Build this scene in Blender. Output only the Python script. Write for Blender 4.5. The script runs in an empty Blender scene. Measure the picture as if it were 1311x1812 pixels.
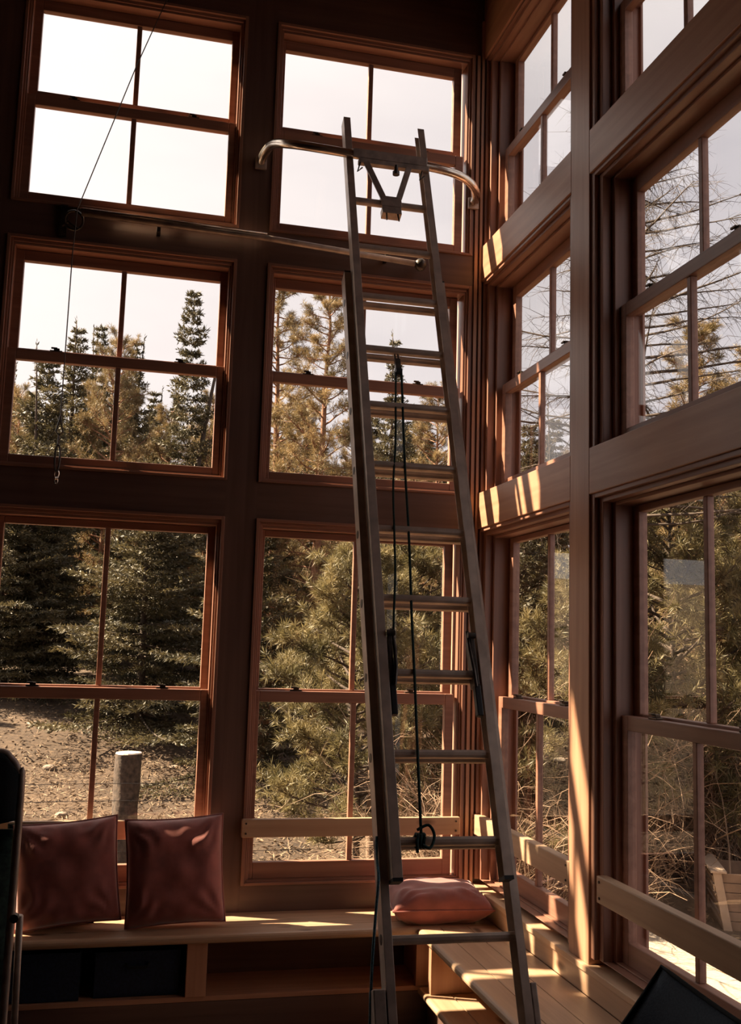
import bpy, bmesh, math, random
import numpy as np
from mathutils import Vector, Matrix, noise as mnoise

# ---------------------------------------------------------------- camera, light, exposure
SC = bpy.context.scene
COL = SC.collection
SC.view_settings.view_transform = 'Standard'
SC.view_settings.look = 'None'
SC.view_settings.gamma = 1.0
SC.view_settings.use_curve_mapping = False
SC.view_settings.exposure = 0.2

cam_data = bpy.data.cameras.new('camera')
cam_data.sensor_fit = 'VERTICAL'
cam_data.sensor_height = 36.0
cam_data.lens = 35.656
cam_data.clip_end = 400
cam = bpy.data.objects.new('camera', cam_data)
COL.objects.link(cam)
R_ = Vector((0.9714, -0.2357, 0.0292)); U_ = Vector((-0.0591, -0.1205, 0.991)); F_ = Vector((0.23, 0.9643, 0.131))
F_.normalize(); R_ = (R_ - F_ * R_.dot(F_)).normalized(); U_ = R_.cross(F_)
cam.matrix_world = Matrix(((R_.x, U_.x, -F_.x, -1.8057), (R_.y, U_.y, -F_.y, -5.115), (R_.z, U_.z, -F_.z, 1.7451), (0, 0, 0, 1)))
SC.camera = cam

SUN_DIR = Vector((2.5, -1.0, -2.6)).normalized()      # the way the light travels
sun_data = bpy.data.lights.new('sun', 'SUN')
sun_data.energy = 30.0
sun_data.color = (1.0, 0.81, 0.56)
sun_data.angle = math.radians(0.6)
sun = bpy.data.objects.new('sun', sun_data)
COL.objects.link(sun)
sun.rotation_euler = SUN_DIR.to_track_quat('-Z', 'Y').to_euler()
sun.location = (-12, 6, 14)

world = bpy.data.worlds.new('sky')
SC.world = world
world.use_nodes = True
wn = world.node_tree; wn.nodes.clear()
def wnode(t): return wn.nodes.new(t)
wo = wnode('ShaderNodeOutputWorld'); wb = wnode('ShaderNodeBackground')
tc = wnode('ShaderNodeTexCoord'); nz = wnode('ShaderNodeTexNoise'); mp = wnode('ShaderNodeMapping')
mp.inputs['Scale'].default_value = (1.0, 1.0, 3.2)
nz.inputs['Scale'].default_value = 2.2; nz.inputs['Detail'].default_value = 5
rp = wnode('ShaderNodeValToRGB')
rp.color_ramp.elements[0].position = 0.35; rp.color_ramp.elements[0].color = (0.70, 0.66, 0.70, 1)
rp.color_ramp.elements[1].position = 0.68; rp.color_ramp.elements[1].color = (0.97, 0.90, 0.90, 1)
# the veil of haze grows brighter towards the sun
dp = wnode('ShaderNodeVectorMath'); dp.operation = 'DOT_PRODUCT'
dp.inputs[1].default_value = tuple(-SUN_DIR)
mr = wnode('ShaderNodeMapRange'); mr.inputs['From Min'].default_value = 0.25; mr.inputs['From Max'].default_value = 0.95
mr.inputs['To Min'].default_value = 0.0; mr.inputs['To Max'].default_value = 1.0
mx = wnode('ShaderNodeMix'); mx.data_type = 'RGBA'
mx.inputs[7].default_value = (1.7, 1.55, 1.45, 1)
wn.links.new(tc.outputs['Generated'], mp.inputs['Vector']); wn.links.new(mp.outputs[0], nz.inputs['Vector'])
wn.links.new(nz.outputs['Fac'], rp.inputs['Fac'])
wn.links.new(tc.outputs['Generated'], dp.inputs[0]); wn.links.new(dp.outputs['Value'], mr.inputs['Value'])
wn.links.new(mr.outputs[0], mx.inputs[0]); wn.links.new(rp.outputs['Color'], mx.inputs[6])
wn.links.new(mx.outputs[2], wb.inputs['Color'])
wb.inputs['Strength'].default_value = 1.0
wn.links.new(wb.outputs[0], wo.inputs['Surface'])

# ---------------------------------------------------------------- materials
def new_mat(name):
    m = bpy.data.materials.new(name); m.use_nodes = True
    nt = m.node_tree
    return m, nt, nt.nodes['Principled BSDF']
def wood(name, dark, light, axis, rough=0.45, scale=1.0, knots=False, wave=0.5, coat=0.0):
    m, nt, p = new_mat(name)
    N = nt.nodes.new; L = nt.links.new
    t = N('ShaderNodeTexCoord'); mpn = N('ShaderNodeMapping')
    s = [28 * scale] * 3; s[axis] = 1.3 * scale
    mpn.inputs['Scale'].default_value = s
    n1 = N('ShaderNodeTexNoise'); n1.inputs['Scale'].default_value = 1.0; n1.inputs['Detail'].default_value = 6; n1.inputs['Distortion'].default_value = wave
    L(t.outputs['Object'], mpn.inputs['Vector']); L(mpn.outputs[0], n1.inputs['Vector'])
    n2 = N('ShaderNodeTexNoise'); n2.inputs['Scale'].default_value = 2.3; n2.inputs['Detail'].default_value = 3
    L(t.outputs['Object'], n2.inputs['Vector'])
    ad = N('ShaderNodeMath'); ad.operation = 'MULTIPLY_ADD'; ad.inputs[1].default_value = 0.65
    mu = N('ShaderNodeMath'); mu.operation = 'MULTIPLY'; mu.inputs[1].default_value = 0.35
    L(n2.outputs['Fac'], mu.inputs[0]); L(n1.outputs['Fac'], ad.inputs[0]); L(mu.outputs[0], ad.inputs[2])
    r = N('ShaderNodeValToRGB')
    r.color_ramp.elements[0].position = 0.34; r.color_ramp.elements[0].color = (*dark, 1)
    r.color_ramp.elements[1].position = 0.66; r.color_ramp.elements[1].color = (*light, 1)
    L(ad.outputs[0], r.inputs['Fac'])
    out = r.outputs['Color']
    if knots:
        mk = N('ShaderNodeMapping'); ks = [9.0] * 3; ks[axis] = 3.5; mk.inputs['Scale'].default_value = ks
        v = N('ShaderNodeTexVoronoi'); v.inputs['Scale'].default_value = 0.8
        L(t.outputs['Object'], mk.inputs['Vector']); L(mk.outputs[0], v.inputs['Vector'])
        kr = N('ShaderNodeValToRGB'); kr.color_ramp.elements[0].position = 0.06; kr.color_ramp.elements[0].color = (0.12, 0.05, 0.025, 1)
        kr.color_ramp.elements[1].position = 0.17; kr.color_ramp.elements[1].color = (1, 1, 1, 1)
        L(v.outputs['Distance'], kr.inputs['Fac'])
        mm = N('ShaderNodeMix'); mm.data_type = 'RGBA'; mm.blend_type = 'MULTIPLY'; mm.inputs[0].default_value = 0.8
        L(out, mm.inputs[6]); L(kr.outputs['Color'], mm.inputs[7]); out = mm.outputs[2]
    L(out, p.inputs['Base Color'])
    p.inputs['Roughness'].default_value = rough
    b = N('ShaderNodeBump'); b.inputs['Strength'].default_value = 0.12; b.inputs['Distance'].default_value = 0.004
    L(n1.outputs['Fac'], b.inputs['Height']); L(b.outputs[0], p.inputs['Normal'])
    return m
def plain(name, color, rough=0.5, metal=0.0, noise_amt=0.15, nscale=30, bump=0.0):
    m, nt, p = new_mat(name)
    N = nt.nodes.new; L = nt.links.new
    t = N('ShaderNodeTexCoord'); n = N('ShaderNodeTexNoise'); n.inputs['Scale'].default_value = nscale; n.inputs['Detail'].default_value = 4
    L(t.outputs['Object'], n.inputs['Vector'])
    r = N('ShaderNodeValToRGB')
    r.color_ramp.elements[0].position = 0.3; r.color_ramp.elements[1].position = 0.7
    r.color_ramp.elements[0].color = (*[c * (1 - noise_amt) for c in color], 1)
    r.color_ramp.elements[1].color = (*[min(1, c * (1 + noise_amt)) for c in color], 1)
    L(n.outputs['Fac'], r.inputs['Fac']); L(r.outputs['Color'], p.inputs['Base Color'])
    p.inputs['Roughness'].default_value = rough; p.inputs['Metallic'].default_value = metal
    if bump:
        b = N('ShaderNodeBump'); b.inputs['Strength'].default_value = bump; b.inputs['Distance'].default_value = 0.01
        L(n.outputs['Fac'], b.inputs['Height']); L(b.outputs[0], p.inputs['Normal'])
    return m
RED_D, RED_L = (0.25, 0.116, 0.078), (0.42, 0.215, 0.148)
FIR_D, FIR_L = (0.44, 0.215, 0.130), (0.60, 0.33, 0.205)
PIN_D, PIN_L = (0.46, 0.29, 0.18), (0.62, 0.42, 0.27)
M = {}
for ax, nm in ((0, 'x'), (1, 'y'), (2, 'z')):
    M['sash_' + nm] = wood('red_fir_' + nm, RED_D, RED_L, ax, 0.38)
    M['beam_' + nm] = wood('fir_' + nm, FIR_D, FIR_L, ax, 0.42)
    M['pine_' + nm] = wood('pine_' + nm, PIN_D, PIN_L, ax, 0.42, knots=True)
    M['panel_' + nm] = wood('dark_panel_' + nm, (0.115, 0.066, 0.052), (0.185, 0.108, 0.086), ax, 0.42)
M['floor'] = wood('floor_boards', (0.05, 0.03, 0.02), (0.09, 0.05, 0.035), 0, 0.4)
M['dark_z'] = wood('low_bounce_boards', (0.030, 0.017, 0.013), (0.055, 0.030, 0.022), 2, 0.5)  # out-of-view walls: wood colour darkened to cut bounce light in the room
M['alu'] = plain('aluminium', (0.60, 0.49, 0.41), 0.42, 0.5, 0.2, 14)
M['alu_dull'] = plain('dull_aluminium', (0.46, 0.37, 0.31), 0.5, 0.5, 0.25, 20)
M['steel'] = plain('dark_steel', (0.10, 0.085, 0.075), 0.4, 0.8, 0.3, 40)
M['bright_steel'] = plain('bright_steel', (0.75, 0.66, 0.56), 0.25, 1.0, 0.1)
M['bronze'] = plain('bronze_latch', (0.09, 0.06, 0.04), 0.35, 0.8)
M['black'] = plain('black_plastic', (0.012, 0.012, 0.014), 0.5)
M['rope'] = plain('green_rope', (0.006, 0.035, 0.032), 0.8, 0, 0.5, 160)
M['rope2'] = plain('blue_rope', (0.07, 0.16, 0.20), 0.8, 0, 0.5, 160)
M['cushion'] = plain('terracotta_velvet', (0.34, 0.10, 0.082), 0.75, 0, 0.22, 12, 0.15)
M['cushion'].node_tree.nodes['Principled BSDF'].inputs['Sheen Weight'].default_value = 0.5
M['green_cloth'] = plain('dark_green_cloth', (0.02, 0.04, 0.032), 0.9, 0, 0.5, 60, 0.2)
M['canvas'] = plain('navy_canvas', (0.075, 0.098, 0.130), 0.85, 0, 0.2, 200, 0.2)
M['canvas_dark'] = plain('black_canvas', (0.010, 0.013, 0.015), 0.85, 0, 0.2, 200, 0.2)
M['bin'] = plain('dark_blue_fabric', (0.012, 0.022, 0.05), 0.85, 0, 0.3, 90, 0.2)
M['bark'] = plain('grey_brown_bark', (0.055, 0.038, 0.028), 0.9, 0, 0.6, 22, 0.8)
M['bark_red'] = plain('orange_bark', (0.22, 0.11, 0.065), 0.9, 0, 0.5, 16, 0.8)
M['bare_twig'] = plain('bare_twig_bark', (0.055, 0.038, 0.028), 0.85, 0, 0.4, 18)
M['willow'] = plain('pale_willow_bark', (0.24, 0.155, 0.10), 0.7, 0, 0.35, 8)
M['cut_wood'] = plain('fresh_cut_wood', (0.75, 0.62, 0.48), 0.7, 0, 0.12, 20)
M['wire'] = plain('galvanized_wire', (0.42, 0.36, 0.30), 0.4, 0.8)
M['rock'] = plain('grey_rock', (0.20, 0.155, 0.12), 0.9, 0, 0.3, 6, 0.6)
M['weathered'] = plain('weathered_board', (0.20, 0.13, 0.09), 0.7, 0, 0.15, 12)
M['weathered_pale'] = plain('pale_board', (0.36, 0.26, 0.19), 0.7, 0, 0.12, 12)
M['dry_grass'] = plain('dry_grass', (0.27, 0.185, 0.115), 0.8, 0, 0.4, 5)
M['litter'] = plain('needle_litter', (0.15, 0.10, 0.062), 0.9, 0, 0.5, 3)
M['gravel'] = plain('pale_gravel', (0.33, 0.27, 0.21), 0.9, 0, 0.15, 25, 0.4)

def foliage(name, a, b):
    m, nt, p = new_mat(name)
    N = nt.nodes.new; L = nt.links.new
    t = N('ShaderNodeTexCoord'); n = N('ShaderNodeTexNoise'); n.inputs['Scale'].default_value = 3.0; n.inputs['Detail'].default_value = 6
    L(t.outputs['Object'], n.inputs['Vector'])
    r = N('ShaderNodeValToRGB'); r.color_ramp.elements[0].position = 0.35; r.color_ramp.elements[1].position = 0.65
    r.color_ramp.elements[0].color = (*a, 1); r.color_ramp.elements[1].color = (*b, 1)
    L(n.outputs['Fac'], r.inputs['Fac']); L(r.outputs['Color'], p.inputs['Base Color'])
    p.inputs['Roughness'].default_value = 0.55
    tr = N('ShaderNodeBsdfTranslucent'); L(r.outputs['Color'], tr.inputs['Color'])
    mxs = N('ShaderNodeMixShader'); mxs.inputs[0].default_value = 0.3
    L(p.outputs[0], mxs.inputs[1]); L(tr.outputs[0], mxs.inputs[2])
    L(mxs.outputs[0], nt.nodes['Material Output'].inputs['Surface'])
    return m
M['spruce'] = foliage('spruce_needles', (0.038, 0.034, 0.017), (0.120, 0.096, 0.048))
M['pine_leaf'] = foliage('pine_needles', (0.11, 0.083, 0.034), (0.30, 0.21, 0.098))
M['young_pine'] = foliage('young_pine_needles', (0.078, 0.069, 0.029), (0.235, 0.187, 0.086))

g, nt, p = new_mat('window_glass')
nt.nodes.remove(p)
tr = nt.nodes.new('ShaderNodeBsdfTransparent'); tr.inputs['Color'].default_value = (0.93, 0.92, 0.91, 1)
gl = nt.nodes.new('ShaderNodeBsdfGlossy'); gl.inputs['Roughness'].default_value = 0.01
lw = nt.nodes.new('ShaderNodeLayerWeight'); lw.inputs['Blend'].default_value = 0.5
pw = nt.nodes.new('ShaderNodeMath'); pw.operation = 'POWER'; pw.inputs[1].default_value = 5.0
fr = nt.nodes.new('ShaderNodeMath'); fr.operation = 'MULTIPLY_ADD'; fr.inputs[1].default_value = 0.9; fr.inputs[2].default_value = 0.035
nt.links.new(lw.outputs['Facing'], pw.inputs[0]); nt.links.new(pw.outputs[0], fr.inputs[0])
ms = nt.nodes.new('ShaderNodeMixShader')
nt.links.new(fr.outputs[0], ms.inputs[0]); nt.links.new(tr.outputs[0], ms.inputs[1]); nt.links.new(gl.outputs[0], ms.inputs[2])
nt.links.new(ms.outputs[0], nt.nodes['Material Output'].inputs['Surface'])
M['glass'] = g

g, nt, p = new_mat('forest_soil')
N = nt.nodes.new; L = nt.links.new
t = N('ShaderNodeTexCoord')
n1 = N('ShaderNodeTexNoise'); n1.inputs['Scale'].default_value = 0.9; n1.inputs['Detail'].default_value = 8; n1.inputs['Roughness'].default_value = 0.7
n2 = N('ShaderNodeTexNoise'); n2.inputs['Scale'].default_value = 14; n2.inputs['Detail'].default_value = 8; n2.inputs['Roughness'].default_value = 0.75
L(t.outputs['Object'], n1.inputs['Vector']); L(t.outputs['Object'], n2.inputs['Vector'])
a = N('ShaderNodeMath'); a.operation = 'MULTIPLY_ADD'; a.inputs[1].default_value = 0.5
b = N('ShaderNodeMath'); b.operation = 'MULTIPLY'; b.inputs[1].default_value = 0.5
L(n1.outputs['Fac'], b.inputs[0]); L(n2.outputs['Fac'], a.inputs[0]); L(b.outputs[0], a.inputs[2])
r = N('ShaderNodeValToRGB'); r.color_ramp.elements[0].position = 0.36; r.color_ramp.elements[1].position = 0.64
r.color_ramp.elements[0].color = (0.028, 0.017, 0.011, 1); r.color_ramp.elements[1].color = (0.155, 0.100, 0.062, 1)
L(a.outputs[0], r.inputs['Fac']); L(r.outputs['Color'], p.inputs['Base Color'])
p.inputs['Roughness'].default_value = 0.95
bp = N('ShaderNodeBump'); bp.inputs['Strength'].default_value = 0.9; bp.inputs['Distance'].default_value = 0.05
L(n2.outputs['Fac'], bp.inputs['Height']); L(bp.outputs[0], p.inputs['Normal'])
M['soil'] = g

# ---------------------------------------------------------------- mesh helpers
class MB:
    def __init__(self): self.v = []; self.f = []
    def add(self, vs, fs):
        o = len(self.v); self.v += [tuple(v) for v in vs]; self.f += [tuple(i + o for i in f) for f in fs]; return self
    def box(self, x0, x1, y0, y1, z0, z1):
        x0, x1 = sorted((x0, x1)); y0, y1 = sorted((y0, y1)); z0, z1 = sorted((z0, z1))
        vs = [(x, y, z) for x in (x0, x1) for y in (y0, y1) for z in (z0, z1)]
        return self.add(vs, [(0, 1, 3, 2), (4, 6, 7, 5), (0, 4, 5, 1), (2, 3, 7, 6), (0, 2, 6, 4), (1, 5, 7, 3)])
    def obox(self, o, A, B, C, a, b, c):
        o = Vector(o); vs = [o + A * i + B * j + C * k for i in a for j in b for k in c]
        return self.add(vs, [(0, 1, 3, 2), (4, 6, 7, 5), (0, 4, 5, 1), (2, 3, 7, 6), (0, 2, 6, 4), (1, 5, 7, 3)])
    def tube(self, pts, r, seg=8, cap=True, closed=False):
        pts = [Vector(q) for q in pts]; n = len(pts)
        rs = r if isinstance(r, (list, tuple)) else [r] * n
        o = len(self.v); up = None
        for i, q in enumerate(pts):
            if closed: d = pts[(i + 1) % n] - pts[i - 1]
            else: d = pts[min(i + 1, n - 1)] - pts[max(i - 1, 0)]
            d.normalize()
            if up is None:
                up = d.orthogonal().normalized()
            up = (up - d * up.dot(d)).normalized(); s = d.cross(up)
            for k in range(seg):
                an = 2 * math.pi * k / seg
                self.v.append(tuple(q + (up * math.cos(an) + s * math.sin(an)) * rs[i]))
        m = n if closed else n - 1
        for i in range(m):
            j = (i + 1) % n
            for k in range(seg):
                k2 = (k + 1) % seg
                self.f.append((o + i * seg + k, o + i * seg + k2, o + j * seg + k2, o + j * seg + k))
        if cap and not closed:
            self.f.append(tuple(o + k for k in reversed(range(seg)))); self.f.append(tuple(o + (n - 1) * seg + k for k in range(seg)))
        return self
    def build(self, name, mat, parent=None, bevel=0, smooth=False):
        me = bpy.data.meshes.new(name); me.from_pydata(self.v, [], self.f); me.update()
        bm = bmesh.new(); bm.from_mesh(me); bmesh.ops.recalc_face_normals(bm, faces=bm.faces); bm.to_mesh(me); bm.free()
        me.materials.append(mat)
        if smooth:
            me.polygons.foreach_set('use_smooth', [True] * len(me.polygons))
        o = bpy.data.objects.new(name, me); COL.objects.link(o)
        if parent:
            o.parent = parent
            me.transform(Matrix.Translation(-parent.matrix_world.translation) if parent.get('_w', 1) else Matrix())
        if bevel:
            md = o.modifiers.new('bevel', 'BEVEL'); md.width = bevel; md.segments = 2; md.limit_method = 'ANGLE'
        return o
def empty(name, loc=(0, 0, 0)):
    o = bpy.data.objects.new(name, None); COL.objects.link(o); o.location = loc
    o.matrix_world = Matrix.Translation(loc); o.empty_display_size = 0.1
    return o
def sub(mb, name, mat, parent, **k):
    """a mesh under a part: the part's own origin is the thing's, so no extra shift"""
    p = parent
    while p.parent: p = p.parent
    o = mb.build(name, mat, None, **k)
    o.data.transform(Matrix.Translation(-Vector(p.location))); o.parent = parent
    return o
def tag(o, label=None, cat=None, group=None, kind=None):
    if label: o['label'] = label
    if cat: o['category'] = cat
    if group: o['group'] = group
    if kind: o['kind'] = kind
    return o
def copy_tree(o, parent=None):
    c = o.copy(); COL.objects.link(c); c.parent = parent
    if parent: c.matrix_parent_inverse = o.matrix_parent_inverse
    for ch in list(o.children): copy_tree(ch, c)
    return c

# ---------------------------------------------------------------- the room shell
# back wall: inner face y = 0; right wall: inner face x = 0
ROWS = [dict(cb=0.575, g3=0.678, g2=1.453, g1=1.517, g0=2.289, ct=2.372),
        dict(cb=2.559, g3=2.622, g2=3.097, g1=3.169, g0=3.623, ct=3.725),
        dict(cb=3.900, g3=3.964, g2=4.432, g1=4.536, g0=4.985, ct=5.090)]
COLS = [dict(c0=-2.478, g0=-2.399, g1=-1.416, c1=-1.341),
        dict(c0=-1.181, g0=-1.123, g1=-0.151, c1=-0.052),
        dict(c0=-3.760, g0=-3.676, g1=-2.693, c1=-2.618)]
TOP = 5.62
def struct(mb, name, mat, bevel=0):
    o = mb.build(name, mat, None, bevel); o['kind'] = 'structure'; return o
struct(MB().box(-4.6, 0.25, -7.2, 0.17, -0.12, 0.0), 'floor', M['floor'])
struct(MB().box(-4.6, 0.45, -7.2, 0.17, TOP, TOP + 0.12), 'ceiling', M['panel_y'])
struct(MB().box(-4.6, -4.45, -7.2, 0.17, 0, TOP), 'wall_left', M['dark_z'])
struct(MB().box(-4.45, 0.3, -7.2, -7.05, 0, TOP), 'wall_rear', M['dark_z'])
xs = [-4.45, -3.760, -2.618, -2.478, -1.341, -1.181, -0.052, 0.20]
w = MB()
zs = [0.0] + [z for r_ in ROWS for z in (r_['cb'], r_['ct'])] + [TOP]
for i in range(0, 8, 2): w.box(xs[i], xs[i + 1], 0.0, 0.13, 0.0, TOP)
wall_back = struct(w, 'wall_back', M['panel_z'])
n = 1
for zi in range(0, 8, 2):
    t_ = MB()
    for i in range(1, 7, 2): t_.box(xs[i], xs[i + 1], 0.0, 0.13, zs[zi], zs[zi + 1])
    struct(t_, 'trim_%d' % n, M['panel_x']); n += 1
# corner fillet and slim grooves where the two walls meet
struct(MB().box(-0.040, -0.022, -0.012, 0.0, 0.56, 5.09).box(-0.014, 0.0, -0.022, 0.0, 0.56, 5.30), 'trim_%d' % n, M['beam_z']); n += 1

# right wall: posts, beams, the low ledge
PY = [(-1.178, -1.359), (-2.540, -2.721)]
for a_, b_ in PY:
    struct(MB().box(0.0, 0.195, b_, a_, 0.56, TOP), 'trim_%d' % n, M['beam_z'], 0.003); n += 1
BZ = [(2.382, 2.574), (3.756, 3.953), (5.075, 5.33)]
for bz0, bz1 in BZ:
    for y0, y1 in ((-1.178, -0.0), (-2.540, -1.359)):
        struct(MB().box(0.0, 0.195, y0, y1, bz0, bz1), 'trim_%d' % n, M['beam_y'], 0.003); n += 1
w = MB().box(0.0, 0.195, -2.721, 0.0, 5.33, TOP).box(0.0, 0.195, -7.2, -2.721, 0.0, TOP).box(0.004, 0.195, -2.721, 0.0, 0.0, 0.545)
struct(w, 'wall_right', M['beam_y'])
struct(MB().box(-0.018, 0.1, -2.721, 0.0, 0.535, 0.56).box(-0.010, 0.0, -2.721, 0.0, 0.45, 0.535).box(0.09, 0.205, -2.721, 0.0, 0.545, 0.585), 'trim_%d' % n, M['pine_y'], 0.003); n += 1

# ---------------------------------------------------------------- windows
wcount = [0]
def double_hung(back, a, b, ga, gb, row, dlow, dup, insets, label):
    """a..b opening and ga..gb glass along the wall; depth grows outwards.  back wall: (s,z,d)->(s,d,z); right wall: (s,z,d)->(d,-s,z)"""
    wcount[0] += 1
    if back: mapf = lambda s, d, z: (s, d, z)
    else: mapf = lambda s, d, z: (d, -s, z)
    zb, zt = row['cb'], row['ct']
    e = empty('window_%d' % wcount[0], mapf((a + b) / 2, dlow, zb)); e['kind'] = 'structure'
    H = 'x' if back else 'y'
    def bx(mb, s0, s1, d0, d1, z0, z1):
        p0 = mapf(s0, d0, z0); p1 = mapf(s1, d1, z1)
        mb.box(p0[0], p1[0], p0[1], p1[1], p0[2], p1[2])
    def ring(mbh, mbv, s0, s1, z0, z1, ws, wb_, wt, d0, d1):
        bx(mbv, s0, s0 + ws, d0, d1, z0, z1); bx(mbv, s1 - ws, s1, d0, d1, z0, z1)
        if wb_: bx(mbh, s0 + ws, s1 - ws, d0, d1, z0, z0 + wb_)
        if wt: bx(mbh, s0 + ws, s1 - ws, d0, d1, z1 - wt, z1)
    ch, cv = MB(), MB()
    s0, s1, z0, z1 = a, b, zb, zt
    for (ws, wbt, wt, d0, d1) in insets:
        ring(ch, cv, s0, s1, z0, z1, ws, wbt, wt, d0, d1)
        s0 += ws * 0.97; s1 -= ws * 0.97; z0 += wbt; z1 -= wt
    # outer stops around both sashes
    ring(ch, cv, a, b, zb, zt, (ga - a) - 0.030, 0.02, 0.03, dup + 0.019, dup + 0.030)
    o = ch.build('head_and_sill', M['sash_' + H], e, 0.002); o2 = cv.build('side_casing', M['sash_z'], e, 0.002)
    mid = (ga + gb) / 2
    sl, sr = ga - 0.046, gb + 0.046
    # lower sash
    d = dlow; s = MB()
    bx(s, sl, ga, d - 0.02, d + 0.018, z0, row['g2'] + 0.055); bx(s, gb, sr, d - 0.02, d + 0.018, z0, row['g2'] + 0.055)
    bx(s, ga, gb, d - 0.02, d + 0.018, z0, row['g3']); bx(s, ga, gb, d - 0.02, d + 0.018, row['g2'], row['g2'] + 0.055)
    bx(s, mid - 0.013, mid + 0.013, d - 0.014, d + 0.014, row['g3'], row['g2'])
    lo = s.build('lower_sash', M['sash_' + H], e, 0.003)
    # glazing bead, slimmer than the frame
    gl_ = MB(); bx(gl_, ga - 0.004, gb + 0.004, d - 0.002, d + 0.002, row['g3'] - 0.004, row['g2'] + 0.004)
    sub(gl_, 'glass_pane', M['glass'], lo)
    d = dup; s = MB()
    bx(s, sl, ga, d - 0.02, d + 0.018, row['g1'] - 0.05, z1 - 0.002); bx(s, gb, sr, d - 0.02, d + 0.018, row['g1'] - 0.05, z1 - 0.002)
    bx(s, ga, gb, d - 0.02, d + 0.018, row['g0'], z1 - 0.002); bx(s, ga, gb, d - 0.02, d + 0.018, row['g1'] - 0.05, row['g1'])
    bx(s, mid - 0.013, mid + 0.013, d - 0.014, d + 0.014, row['g1'], row['g0'])
    hi = s.build('upper_sash', M['sash_' + H], e, 0.003)
    gl_ = MB(); bx(gl_, ga - 0.004, gb + 0.004, d - 0.002, d + 0.002, row['g1'] - 0.004, row['g0'] + 0.004)
    sub(gl_, 'glass_pane', M['glass'], hi)
    for fx in (0.19, 0.81):
        c = ga + (gb - ga) * fx; zt_ = row['g2'] + 0.055; k = MB()
        bx(k, c - 0.030, c + 0.030, dlow - 0.012, dlow + 0.016, zt_, zt_ + 0.008)
        bx(k, c - 0.012, c + 0.016, dlow - 0.008, dlow + 0.014, zt_ + 0.008, zt_ + 0.020)
        bx(k, c - 0.024, c + 0.006, dlow - 0.016, dlow - 0.006, zt_ + 0.014, zt_ + 0.022)
        k.build('sash_lock', M['bronze'], e, 0.002)
    return e
INS_B = [(0.016, 0.012, 0.016, -0.012, 0.016), (0.012, 0.008, 0.016, 0.004, 0.050), (0.010, 0.004, 0.014, 0.012, 0.125)]
INS_R = [(0.030, 0.000, 0.018, 0.010, 0.060), (0.036, 0.004, 0.020, 0.030, 0.115), (0.030, 0.006, 0.014, 0.070, 0.190)]
for ci, c in enumerate(COLS):
    for ri, row in enumerate(ROWS):
        double_hung(True, c['c0'], c['c1'], c['g0'], c['g1'], row, 0.041, 0.094, INS_B, '')
BAYS = [dict(c0=0.0, c1=1.178, g0=0.165, g1=1.055), dict(c0=1.359, c1=2.540, g0=1.500, g1=2.425)]
for bi, c in enumerate(BAYS):
    for ri, row in enumerate(ROWS):
        r2 = dict(row)
        r2['cb'] = (0.585, 2.574, 3.953)[ri]; r2['ct'] = (2.382, 3.756, 5.075)[ri]
        r2['g3'] = row['g3'] if ri == 0 else row['g3'] + (0.01, 0.012, 0.045)[ri]
        r2['g0'] = row['g0'] + 0.012
        double_hung(False, c['c0'], c['c1'], c['g0'], c['g1'], r2, 0.112, 0.165, INS_R, '')

# ---------------------------------------------------------------- guard rails across the lowest windows
def guard_rail(back, s0, s1, z0, z1, label, screws):
    t_ = MB()
    if back: e = empty('guard_rail', ((s0 + s1) / 2, -0.02, z0)); t_.box(s0, s1, -0.042, -0.0125, z0, z1)
    else: e = empty('guard_rail', (0.03, -(s0 + s1) / 2, z0)); t_.box(0.0, 0.045, -s1, -s0, z0, z1)
    t_.build('board', M['pine_x' if back else 'pine_y'], e, 0.004)
    for s in screws:
        for z in (z0 + 0.02, z1 - 0.02):
            k = MB()
            if back: k.tube([(s, -0.041, z), (s, -0.0455, z)], 0.005, 8)
            else: k.tube([(0.002, -s, z), (-0.004, -s, z)], 0.005, 8)
            k.build('screw', M['steel'], e)
    tag(e, label, 'guard rail', 'pine rails across the lowest windows')
guard_rail(True, -1.190, -0.078, 0.806, 0.893, 'pine rail across the bottom window behind the ladder', (-1.170, -0.100))
guard_rail(True, -2.490, -1.300, 0.806, 0.893, 'pine rail behind the two upright cushions', (-2.470, -1.320))
guard_rail(False, 0.004, 1.176, 0.806, 0.905, 'pine rail on the right wall between the corner and the post', (0.03, 1.150))
guard_rail(False, 1.425, 2.538, 0.806, 0.905, 'pine rail on the right wall nearest the camera, beyond the post', (1.450, 2.510))

# ---------------------------------------------------------------- built-in benches
def nosed(mb, axis, front, backp, lo, hi, z0, z1, n_=6):
    """board with a rounded front edge. axis 0: runs along x, front toward -y"""
    r_ = (z1 - z0) / 2; prof = []
    for k in range(n_ + 1):
        an = math.pi / 2 + math.pi * k / n_
        prof.append((r_ * math.cos(an) * 1.0, r_ * math.sin(an)))
    pts = [(backp, z1)] + [(front + r_ + q[0], (z0 + z1) / 2 + q[1]) for q in prof] + [(backp, z0)]
    vs = []
    for e_ in (lo, hi):
        for (q, z) in pts: vs.append((e_, q, z) if axis == 0 else (q, e_, z))
    m = len(pts); fs = [tuple(range(m)), tuple(range(2 * m - 1, m - 1, -1))]
    for k in range(m): fs.append((k, (k + 1) % m, m + (k + 1) % m, m + k))
    mb.add(vs, fs)
be = empty('window_bench', (-2.4, -0.19, 0))
gap = 0.003
for (f_, b_, nose) in ((-0.375, -0.255, True), (-0.252, -0.130, False), (-0.127, -0.001, False)):
    m = MB()
    if nose: nosed(m, 0, f_, b_, -4.44, -0.0, 0.412, 0.45)
    else: m.box(-4.44, -0.0, f_, b_, 0.412, 0.45)
    m.build('seat_board', M['pine_x'], be, 0.0015)
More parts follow.
